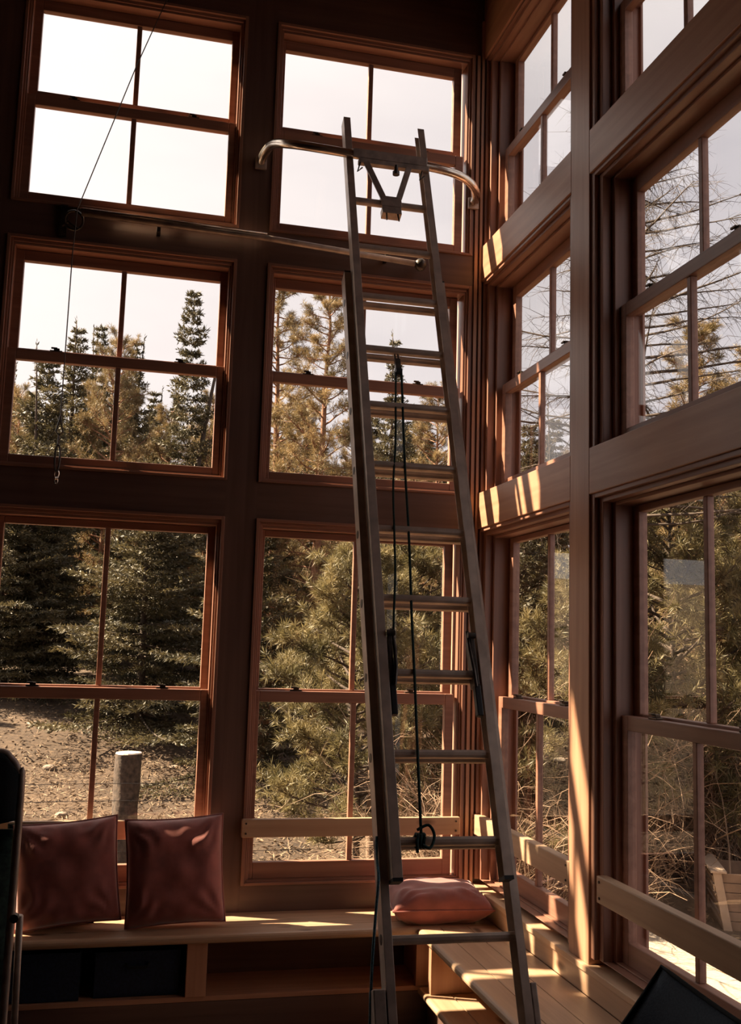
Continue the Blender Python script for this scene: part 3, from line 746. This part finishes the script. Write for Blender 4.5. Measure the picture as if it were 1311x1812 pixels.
def spruce(seed, H, Rb, dens=1.0, power=0.85, leaf=0.055, bare=0.03):
    rs = np.random.RandomState(seed); wood_ = MB(); P = []; D = []
    lean_ = rs.normal(size=2) * 0.01
    tp = [np.array([lean_[0] * z * z, lean_[1] * z * z, z]) for z in np.linspace(0, H, 9)]
    wood_.tube(tp, [max(0.008, 0.016 * H * (1 - k / 8.0) ** 0.9) for k in range(9)], 8)
    z = H * bare + 0.15
    while z < H * 0.985:
        f = 1 - z / H; L_ = Rb * (f ** power) * (0.62 + 0.6 * rs.rand()) + 0.025
        nb = 6 if f > 0.15 else 4; ph = rs.rand() * 6.28
        for b_ in range(nb):
            an = ph + 6.283 * b_ / nb + rs.normal() * 0.25; l = L_ * (0.5 + 0.7 * rs.rand())
            up0 = -0.25 + 0.65 * (1 - f) ** 1.5
            pts = limb(wood_, (0, 0, z), (math.cos(an), math.sin(an), up0), l, 0.006 + 0.008 * l, 0.28, rs, 3, 4)
            ntw = int(5 + 17 * l * dens)
            for k in range(ntw):
                u = 0.12 + 0.88 * (k + rs.rand()) / ntw; q = u * 4; i = min(3, int(q)); base = pts[i] + (pts[i + 1] - pts[i]) * (q - i)
                d = pts[i + 1] - pts[i]; d /= np.linalg.norm(d); side = np.cross(d, (0, 0, 1)) * (1 if k % 2 else -1)
                tl = (0.10 + 0.30 * l * (1 - u) ** 0.7) * (0.8 + 0.5 * rs.rand())
                td = d * 0.75 + side * 0.9 + np.array([0, 0, -0.22]); td /= np.linalg.norm(td)
                m_ = int(5 + tl * 50)
                tt = rs.rand(m_, 1); P.append(base + td * tt * tl); D.append(td * 0.85 + rs.normal(size=(m_, 3)) * 0.5 + np.array([0, 0, 0.16]))
            m_ = 8; P.append(np.repeat(pts[-1][None], m_, 0)); D.append(pts[-1] - pts[-2] + rs.normal(size=(m_, 3)) * 0.05)
        z += H * (0.019 + 0.016 * f) * (0.8 + 0.4 * rs.rand()) + 0.03
    m_ = 24; P.append(np.c_[np.zeros(m_), np.zeros(m_), H + 0.10 - 0.55 * rs.rand(m_)] + np.array([tp[-1][0], tp[-1][1], 0])); D.append(rs.normal(size=(m_, 3)) * 0.6 + np.array([0, 0, 2.0]))
    V, T = blades(np.concatenate(P), np.concatenate(D), leaf * 1.5, leaf * 0.20, rs)
    return wood_, V, T
def pine(seed, H, Rb, crown0, leaf, tuft, nbr, upb=0.35, dens=1.0, trunk=0.014):
    """pine: bunches of long needles on upturned twig ends"""
    rs = np.random.RandomState(seed); wood_ = MB(); P = []; D = []
    tp = []; xo = yo = 0
    for z in np.linspace(0, H, 10):
        tp.append(np.array([xo, yo, z])); xo += rs.normal() * 0.012 * H * 0.3; yo += rs.normal() * 0.012 * H * 0.3
    wood_.tube(tp, [max(0.012, trunk * H * (1 - 0.9 * k / 9.0)) for k in range(10)], 9)
    for b_ in range(nbr):
        z = H * (crown0 + (0.985 - crown0) * (b_ + rs.rand()) / nbr); f = (H - z) / (H * (1 - crown0))
        q = z / H * 9; i = min(8, int(q)); base = tp[i] + (tp[i + 1] - tp[i]) * (q - i)
        an = b_ * 2.4 + rs.normal() * 0.4; l = Rb * (0.25 + 0.85 * min(1, f * 1.6) * (1 - 0.25 * f)) * (0.55 + 0.6 * rs.rand())
        pts = limb(wood_, base, (math.cos(an), math.sin(an), 0.05 + upb * (1 - f)), l, 0.010 + 0.012 * l, 0.25, rs, 4, 5, 0.12)
        for k in range(int((5 + 7 * l) * dens)):
            u = 0.3 + 0.7 * rs.rand() ** 0.7; q = u * 5; i = min(4, int(q)); b0 = pts[i] + (pts[i + 1] - pts[i]) * (q - i)
            d = unit((pts[i + 1] - pts[i]) / np.linalg.norm(pts[i + 1] - pts[i]) + rs.normal(size=3) * 0.7 + np.array([0, 0, 0.35]))
            tl = (0.10 + 0.22 * l * rs.rand()); tw = limb(wood_, b0, d, tl, 0.005, 0.3, rs, 3, 2, 0.1)
            m_ = tuft; tt = 1 - 0.75 * rs.rand(m_, 1) ** 1.3; P.append(tw[0] + (tw[-1] - tw[0]) * tt)
            dd = unit(tw[-1] - tw[0]); D.append(dd * 0.7 + unit(rs.normal(size=(m_, 3))) * 0.85)
    V, T = blades(np.concatenate(P), np.concatenate(D), leaf, leaf * 0.040, rs)
    return wood_, V, T
def larch(seed, H):
    rs = np.random.RandomState(seed); wood_ = MB()
    tp = [np.array([0, 0, z]) for z in np.linspace(0, H, 8)]
    wood_.tube(tp, [max(0.015, 0.013 * H * (1 - k / 7.4)) for k in range(8)], 8)
    for b_ in range(110):
        z = H * (0.46 + 0.52 * (b_ + rs.rand()) / 110); f = 1 - z / H; an = b_ * 2.4 + rs.normal() * 0.3
        l = (0.45 + 3.1 * f ** 0.8) * (0.6 + 0.5 * rs.rand())
        pts = limb(wood_, (0, 0, z), (math.cos(an), math.sin(an), 0.05), l, 0.008 + 0.006 * l, 0.0, rs, 4, 7, 0.07)
        for k in range(int(7 + 9 * l)):
            u = 0.15 + 0.85 * rs.rand(); q = u * 7; i = min(6, int(q)); b0 = pts[i] + (pts[i + 1] - pts[i]) * (q - i)
            d = unit((pts[i + 1] - pts[i]) * 2 + rs.normal(size=3) * 0.25 + np.array([0, 0, -0.08])); sl = 0.15 + 0.45 * rs.rand()
            tw = limb(wood_, b0, d, sl, 0.0035, -0.3, rs, 3, 3, 0.25)
            for _ in range(3):
                j = rs.randint(0, 3); limb(wood_, tw[j], unit(rs.normal(size=3) + d * 0.6), 0.08 + 0.14 * rs.rand(), 0.002, 0.0, rs, 3, 2, 0.2)
    return wood_
PROTO = {}
def make_proto(key, builder, bark, leafmat):
    e = empty({'s': 'spruce_tree', 'p': 'pine_tree', 'y': 'young_pine_tree', 'l': 'larch_tree'}[key[0]], (0, 0, 0))
    r_ = builder()
    if isinstance(r_, tuple):
        wd, V, T = r_; o = wd.build('trunk', bark, None, smooth=True); o.parent = e; tri_mesh('needles', V, T, leafmat, e)
    else:
        o = r_.build('trunk', bark, None, smooth=True); o.parent = e
    PROTO[key] = [e, builder, False]
make_proto('s1', lambda: spruce(1, 7.0, 1.35, 1.0, 0.98), M['bark'], M['spruce'])
make_proto('s2', lambda: spruce(2, 6.5, 1.15, 1.0, 0.92), M['bark'], M['spruce'])
make_proto('s3', lambda: spruce(3, 5.5, 1.5, 1.0, 0.9), M['bark'], M['spruce'])
make_proto('s4', lambda: spruce(4, 3.8, 1.35, 1.35, 0.8, 0.045), M['bark'], M['spruce'])
make_proto('p1', lambda: pine(5, 8.2, 1.05, 0.12, 0.085, 34, 130, 0.3, 2.0), M['bark_red'], M['pine_leaf'])
make_proto('p2', lambda: pine(6, 6.2, 1.35, 0.10, 0.09, 32, 110, 0.4, 1.8), M['bark_red'], M['pine_leaf'])
make_proto('y1', lambda: pine(8, 3.6, 1.15, 0.13, 0.10, 52, 90, 0.55, 1.3, 0.011), M['bark'], M['young_pine'])
make_proto('l1', lambda: larch(9, 8.4), M['bare_twig'], None)
BASE_H = dict(s1=7.0, s2=6.5, s3=5.5, s4=3.8, p1=8.2, p2=6.2, y1=3.6, l1=8.4)
def tree(key, x, y, h, rot, label, group=None, cat=None, wide=1.0):
    e, _, used = PROTO[key]
    if not used: PROTO[key][2] = True; o = e
    else: o = copy_tree(e)
    s = h / BASE_H[key]
    for k_ in ('group',):
        if k_ in o: del o[k_]
    o.location = (x, y, ground_z(x, y) - 0.05); o.rotation_euler = (0, 0, rot); o.scale = (s * wide, s * wide, s)
    tag(o, label, cat or {'s': 'spruce tree', 'p': 'pine tree', 'y': 'pine tree', 'l': 'larch tree'}[key[0]], group)
    return o
tree('s1', -0.93, 12.49, 7.1, 0.3, 'tall lone spruce at the right of the left middle window, highest tip there', wide=0.85)
tree('s2', -3.00, 15.08, 6.6, 1.2, 'spruce with a thin pale leader, right of the cable in the left middle window')
tree('s1', -2.61, 15.97, 6.9, 2.2, 'narrow spruce spire next right of the pale-leader spruce in the left middle window', wide=0.8)
tree('p2', -2.25, 14.42, 6.3, 0.4, 'yellowish pine whose top touches the muntin of the left middle window', wide=0.8)
tree('s2', -1.91, 16.85, 6.7, 3.2, 'spruce just right of the muntin in the left middle window')
tree('s3', -3.29, 12.25, 5.5, 4.2, 'broad spruce behind the hanging cable, left half of the left middle window')
tree('p2', -3.84, 13.45, 4.9, 5.1, 'low pine in the lower left corner of the left middle window')
tree('s3', -4.60, 16.56, 6.0, 0.9, 'spruce cut by the left picture edge in the left middle window')
tree('s2', -1.40, 18.88, 5.9, 2.9, 'short spruce in the gap left of the tall lone spruce')
tree('p2', -1.10, 14.81, 5.0, 1.9, 'short pine at the foot of the tall lone spruce')
tree('p2', -0.45, 13.60, 4.6, 3.9, 'small pine beside the right stile of the left middle window')
tree('p1', 0.15, 9.20, 7.0, 0.2, 'tall pine at the left edge of the middle window behind the ladder')
tree('p1', 0.70, 8.20, 6.85, 2.6, 'tall pine next to the left ladder rail, dark trunk among yellow tufts')
tree('s2', 3.07, 13.64, 6.6, 0.8, 'slim spruce seen between the ladder rails behind the pulley', wide=0.8)
tree('s3', 4.73, 17.45, 5.7, 1.4, 'spruce low between the ladder rails, right of the rope')
tree('p2', 4.58, 15.42, 5.9, 2.4, 'pine beside the right ladder rail in the middle window')
tree('s3', 3.86, 18.68, 5.6, 5.4, 'spruce low beside the left ladder rail, left of the rope')
tree('s3', 4.98, 11.39, 4.8, 0.1, 'spruce in the left pane of the right wall middle window near the corner')
tree('s1', 5.43, 11.27, 4.95, 4.4, 'spruce left of the post in the right wall middle window', wide=0.9)
tree('l1', 3.05, 3.95, 8.1, 0.5, 'bare larch with long horizontal branches outside the right wall')
tree('p1', 5.00, 6.00, 6.2, 1.1, 'pine with a rounded sunlit crown behind the bare larch', wide=1.2)
tree('p2', 6.86, 7.85, 5.3, 3.1, 'pine at the right picture edge behind the larch')
tree('s4', -1.51, 10.3, 4.0, 0.6, 'bushy sunlit spruce filling the right half of the lower left window', wide=1.15)
tree('s4', -3.70, 11.9, 3.9, 2.0, 'dark spruce in the left half of the lower left window')
tree('s4', -0.15, 8.3, 3.9, 3.4, 'spruce with lit branch tips at the left of the lower window behind the ladder')
tree('y1', 0.62, 5.20, 3.4, 1.0, 'soft young pine close outside the lower window behind the ladder')
tree('y1', 1.55, 6.60, 3.2, 2.7, 'young pine behind the ladder rope in the lower window')
tree('s4', 2.30, 5.10, 3.9, 4.0, 'dark bushy spruce in the lower right wall window near the corner')
tree('y1', 2.50, 4.10, 3.3, 5.0, 'young pine just left of the post in the lower right wall window')
tree('y1', 3.95, 4.65, 4.2, 0.7, 'leafy young pine filling the left of the lower window right of the post')
tree('y1', 6.00, 5.70, 4.3, 3.7, 'young pine behind the muntin of the lower window right of the post')
tree('y1', 7.10, 5.90, 4.8, 2.1, 'young pine at the right picture edge in the lower right wall window')
tree('y1', 5.10, 4.80, 4.3, 4.4, 'young pine between the muntin and the right picture edge, lower right wall window')
# the forest behind, nothing tells these apart
fr_n = 0
for i in range(70):
    row = i % 3; y = 11.5 + row * 5.0 + rng.rand() * 2.5; x = -7.5 + (i // 3) * 0.98 + rng.rand() * 0.8
    d = y + 5.1
    if x > 0.9 * y: continue
    hmax = 1.745 + 0.265 * d - (ground_z(x, y)) if row else 1.745 + 0.20 * d - ground_z(x, y)
    h = hmax * (0.72 + 0.25 * rng.rand())
    tree(('s3', 's2', 's4', 's1', 'p2', 's3')[i % 6], x, y, h, rng.rand() * 6.28, 'conifer in the dense dark forest behind the nearer named trees', 'forest conifers beyond the fence', 'conifer')
for i in range(16):
    x = 7.0 + (i % 8) * 1.5 + rng.rand(); y = 4.5 + (i % 8) * 1.0 + (i // 8) * 3.0 + rng.rand()
    tree(('p2', 's3', 's4', 's2')[i % 4], x, y, (3.9 + 1.5 * rng.rand()) * (1.25 if i > 7 else 1.0), rng.rand() * 6.28, 'conifer in the thicket outside the right wall, behind the young pines', 'thicket conifers outside the right wall', 'conifer')

# ---------------------------------------------------------------- brush, grass, litter, rocks
def brush(seed, H, n_):
    rs = np.random.RandomState(seed); mb = MB()
    for k in range(n_):
        an = rs.rand() * 6.28; out = 0.15 + 0.75 * rs.rand()
        p0 = np.array([rs.normal() * 0.16, rs.normal() * 0.16, 0]); l = H * (0.55 + 0.6 * rs.rand())
        pts = limb(mb, p0, (math.cos(an) * out, math.sin(an) * out, 1.0), l, 0.006 + 0.004 * rs.rand(), -0.9 * rs.rand(), rs, 4, 7, 0.13)
        for _ in range(5):
            j = rs.randint(2, 7); tw = limb(mb, pts[j], unit(rs.normal(size=3) + np.array([math.cos(an), math.sin(an), 0.5])), 0.25 + 0.5 * rs.rand(), 0.0035, -0.5, rs, 3, 4, 0.2)
            for _ in range(2): limb(mb, tw[rs.randint(1, 4)], unit(rs.normal(size=3) + np.array([0, 0, 0.4])), 0.12 + 0.2 * rs.rand(), 0.002, -0.2, rs, 3, 2, 0.25)
    return mb
b1 = brush(31, 1.75, 46).build('willow_shrub', M['willow'], smooth=True); b2 = brush(32, 1.45, 40).build('willow_shrub', M['willow'], smooth=True)
used = {0: False, 1: False}
for i in range(36):
    if i < 28: x = 2.7 + (i % 6) * 0.62 + rng.rand() * 0.4; y = 4.5 + (i // 6) * 0.7 + (i % 6) * 0.12 + rng.rand() * 0.4
    else: x = 1.1 + (i - 28) * 0.20; y = 3.3 + rng.rand() * 1.6
    k = i % 2; src = (b1, b2)[k]
    o = src if not used[k] else src.copy()
    if used[k]: COL.objects.link(o)
    used[k] = True
    o.location = (x, y, ground_z(x, y) - 0.03); o.rotation_euler = (0, 0, rng.rand() * 6.28); s = (0.8 + 0.45 * rng.rand()) * (1.4 if i < 28 else 1.0); o.scale = (s, s, s)
    tag(o, 'bare pale willow stems tangled outside the lower windows', 'shrub', 'bare willow shrubs outside the lower windows')
def scatter(name, n_, x0, x1, y0, y1, length, width, flat, mat, label, cat, seed):
    rs = np.random.RandomState(seed); P = []; 
    for _ in range(n_):
        x = x0 + (x1 - x0) * rs.rand(); y = y0 + (y1 - y0) * rs.rand(); P.append((x, y, ground_z(x, y) + 0.012))
    P = np.array(P); D = rs.normal(size=(n_, 3)) * np.array([1, 1, flat]) + np.array([0, 0, 0.25 if flat < .5 else 1.1])
    V, T = blades(P, D, length, width, rs); o = tri_mesh(name, V, T, mat); tag(o, label, cat, None, 'stuff'); return o
scatter('forest_litter', 16000, -6.5, 6.5, 3.6, 13.0, 0.07, 0.010, 0.12, M['litter'], 'dry needles and twigs strewn over the slope beyond the fence', 'litter', 41)
scatter('dry_grass', 9000, 3.0, 7.0, -0.8, 2.6, 0.24, 0.0045, 0.35, M['dry_grass'], 'pale dry grass growing outside the right wall', 'grass', 42)
scatter('slope_grass', 12000, -4.0, 3.5, 4.0, 9.0, 0.10, 0.004, 0.35, M['dry_grass'], 'thin dry grass on the slope by the fence', 'grass', 43)
rk = [(-4.25, 8.9, 0.08, 'pale flat-topped rock at the far left of the slope', M['cut_wood']), (-2.62, 8.6, 0.065, 'angular grey rock on the slope left of the stump post', M['rock']), (-3.15, 7.4, 0.06, 'small light rock on the slope below the angular rock', M['rock']),
      (-2.35, 7.0, 0.055, 'small rock left of the stump post top', M['rock']), (-1.05, 8.7, 0.05, 'small pale rock right of the stump post', M['rock'])]
for i, (x, y, r_, lb, mt) in enumerate(rk):
    bm = bmesh.new(); bmesh.ops.create_icosphere(bm, subdivisions=2, radius=r_)
    for v in bm.verts:
        v.co *= 1 + 0.35 * mnoise.noise(v.co * (2.2 / r_ * 0.35) + Vector((i * 5, 0, 0))); v.co.z *= 0.62; v.co.x *= 1.3
    me = bpy.data.meshes.new('rock'); bm.to_mesh(me); bm.free(); me.materials.append(mt)
    o = bpy.data.objects.new('rock', me); COL.objects.link(o); o.location = (x, y, ground_z(x, y) + r_ * 0.25); tag(o, lb, 'rock')

# ---------------------------------------------------------------- fence
def log_post(x, y, ztop, r_, label, seed, pale):
    gz = ground_z(x, y) - 0.12; e = empty('fence_post', (x, y, gz)); m = MB(); n_ = 16; seg = 20; vs = []
    for j in range(n_ + 1):
        z = gz + (ztop - gz) * j / n_
        for k in range(seg):
            an = 6.2832 * k / seg; nn = mnoise.noise(Vector((math.cos(an) * 1.3 + seed, math.sin(an) * 1.3, z * 2.2))); rr = r_ * (1 + 0.24 * nn + 0.10 * math.exp(-((z - ztop + 0.35) / 0.10) ** 2) * math.cos(an - 0.3))
            vs.append((x + rr * math.cos(an), y + rr * math.sin(an), z))
    fs = [(j * seg + k, j * seg + (k + 1) % seg, (j + 1) * seg + (k + 1) % seg, (j + 1) * seg + k) for j in range(n_) for k in range(seg)]
    m.add(vs, fs + [tuple(range(seg - 1, -1, -1))]); m.build('trunk_log', M['weathered'] if pale else M['bark'], e, smooth=True)
    top = [vs[n_ * seg + k] for k in range(seg)]
    m = MB(); m.add([(q[0], q[1], ztop) for q in top] + [(x + (q[0] - x) * 0.94, y + (q[1] - y) * 0.94, ztop + 0.012) for q in top],
                    [(k, (k + 1) % seg, seg + (k + 1) % seg, seg + k) for k in range(seg)] + [tuple(seg + k for k in range(seg))])
    m.build('cut_top', M['cut_wood'], e, 0)
    tag(e, label, 'fence post')
log_post(-1.685, 5.62, 0.600, 0.134, 'thick bark-covered log post with a pale sawn top, left lower window', 3, False)
log_post(0.86, 5.55, 0.605, 0.062, 'slim weathered fence post behind the left ladder rail', 7, True)
log_post(-4.6, 5.65, 0.55, 0.08, 'fence post beyond the left picture edge', 11, True)
for i, z in enumerate((0.325, 0.158, -0.08, -0.33)):
    m = MB(); pts = [(-9.0, 5.48, z - 0.03)] + [(x, 5.48 - 0.0 * x, z - 0.012 * math.sin((x + 1.7) / 2.55 * math.pi) ** 2) for x in np.linspace(-4.6, 5.5, 22)]
    m.tube(pts, 0.0035, 5)
    for k in range(28):
        x = -4.5 + k * 0.36; m.tube([(x - 0.01, 5.47, z - 0.008), (x + 0.012, 5.49, z + 0.006)], 0.0045, 4)
    tag(m.build('fence_wire', M['steel']), ('topmost', 'second', 'third', 'lowest')[i] + ' wire of the fence outside the back windows', 'wire', 'fence wires outside the back windows')
for i, z in enumerate((0.485, 0.362, 0.225, 0.085, -0.060)):
    m = MB(); z = 1.745 - (1.745 - z) * 1.25; m.tube([(4.60, 5.50, z - 0.01), (4.83, 5.20, z), (6.0, 3.6, z + 0.01), (7.6, 1.5, z + 0.02)], 0.0055, 6)
    m.tube([(4.86, 5.16, z), (4.93, 5.06, z)], 0.020, 8); m.tube([(5.00, 4.97, z), (5.04, 4.92, z)], 0.022, 8)
    tag(m.build('fence_wire', M['bright_steel']), ('topmost', 'second', 'third', 'fourth', 'lowest')[i] + ' shiny strand with wire tensioners at the right picture edge', 'wire', 'tensioned wires outside the right wall')
# pale gravel apron
vs = [(x, y, ground_z(x, y) + 0.022) for y in np.linspace(0.2, 3.9, 14) for x in np.linspace(1.15, 3.45, 10)]
m = MB(); m.add(vs, [(j * 10 + i, j * 10 + i + 1, (j + 1) * 10 + i + 1, (j + 1) * 10 + i) for j in range(13) for i in range(9)])
o = m.build('gravel_path', M['gravel'], smooth=True); tag(o, 'pale sunlit gravel path outside the right wall', 'path', None, 'stuff')
# slatted timber bin by the path
e = empty('timber_bin', (4.0, 3.4, ground_z(4.0, 3.4)))
ex = Vector((0.915, -0.404, 0)).normalized(); ey = Vector((0.404, 0.915, 0)).normalized(); ez = Vector((0, 0, 1)); B0 = Vector((3.55, 3.42, 0)); gz = ground_z(4.0, 3.4)
zt_ = -0.20; hgt = zt_ - gz - 0.02
def slopev(t): return ez * t + ex * (0.10 * (1 - t / hgt)) + ey * (0.05 * (1 - t / hgt))
nb = 6
for k in range(nb):
    t0, t1 = hgt * k / nb, hgt * (k + 1) / nb - 0.006; m = MB()
    a0 = B0 + Vector((0, 0, gz + 0.02)) + slopev(t0); a1 = B0 + Vector((0, 0, gz + 0.02)) + slopev(t1); W = 1.15
    vs = [a0, a0 + ex * W, a0 + ex * W + ey * 0.02, a0 + ey * 0.02, a1, a1 + ex * W, a1 + ex * W + ey * 0.02, a1 + ey * 0.02]
    m.add(vs, [(0, 1, 2, 3), (4, 5, 6, 7), (0, 1, 5, 4), (1, 2, 6, 5), (2, 3, 7, 6), (3, 0, 4, 7)]); m.build('front_board', M['weathered'], e, 0.002)
for k in range(nb):
    t0, t1 = hgt * k / nb, hgt * (k + 0.62) / nb; m = MB()
    a0 = B0 + Vector((0, 0, gz + 0.02)) + slopev(t0) - ex * 0.02; a1 = B0 + Vector((0, 0, gz + 0.02)) + slopev(t1) - ex * 0.02; W = 0.75
    vs = [a0, a0 + ey * W, a0 + ey * W - ex * 0.02, a0 - ex * 0.02, a1, a1 + ey * W, a1 + ey * W - ex * 0.02, a1 - ex * 0.02]
    m.add(vs, [(0, 1, 2, 3), (4, 5, 6, 7), (0, 1, 5, 4), (1, 2, 6, 5), (2, 3, 7, 6), (3, 0, 4, 7)]); m.build('side_slat', M['weathered'], e, 0.002)
for o1, o2 in ((ex * -0.03, ey * -0.025), (ex * 0.50, ey * -0.025), (ex * 1.10, ey * -0.025)):
    m = MB(); a0 = B0 + Vector((0, 0, gz + 0.0)) + slopev(0) + o1 + o2; a1 = B0 + Vector((0, 0, gz + 0.02)) + slopev(hgt) + o1 + o2; W = 0.075
    vs = [a0, a0 + ex * W, a0 + ex * W + ey * 0.02, a0 + ey * 0.02, a1, a1 + ex * W, a1 + ex * W + ey * 0.02, a1 + ey * 0.02]
    m.add(vs, [(0, 1, 2, 3), (4, 5, 6, 7), (0, 1, 5, 4), (1, 2, 6, 5), (2, 3, 7, 6), (3, 0, 4, 7)]); m.build('batten', M['weathered_pale'], e, 0.002)
m = MB(); a1 = B0 + Vector((0, 0, zt_)); m.obox(a1, ex, ey, ez, (-0.05, 0.09), (-0.04, 0.80), (0.0, 0.02)); m.build('corner_cap', M['weathered_pale'], e, 0.002)
m = MB(); m.obox(B0 + Vector((0, 0, gz)), ex, ey, ez, (0.02, 1.3), (0.70, 0.74), (0.0, hgt)); m.build('back_board', M['weathered'], e, 0.002)
tag(e, 'slatted timber bin outside the right wall at the right picture edge', 'bin')
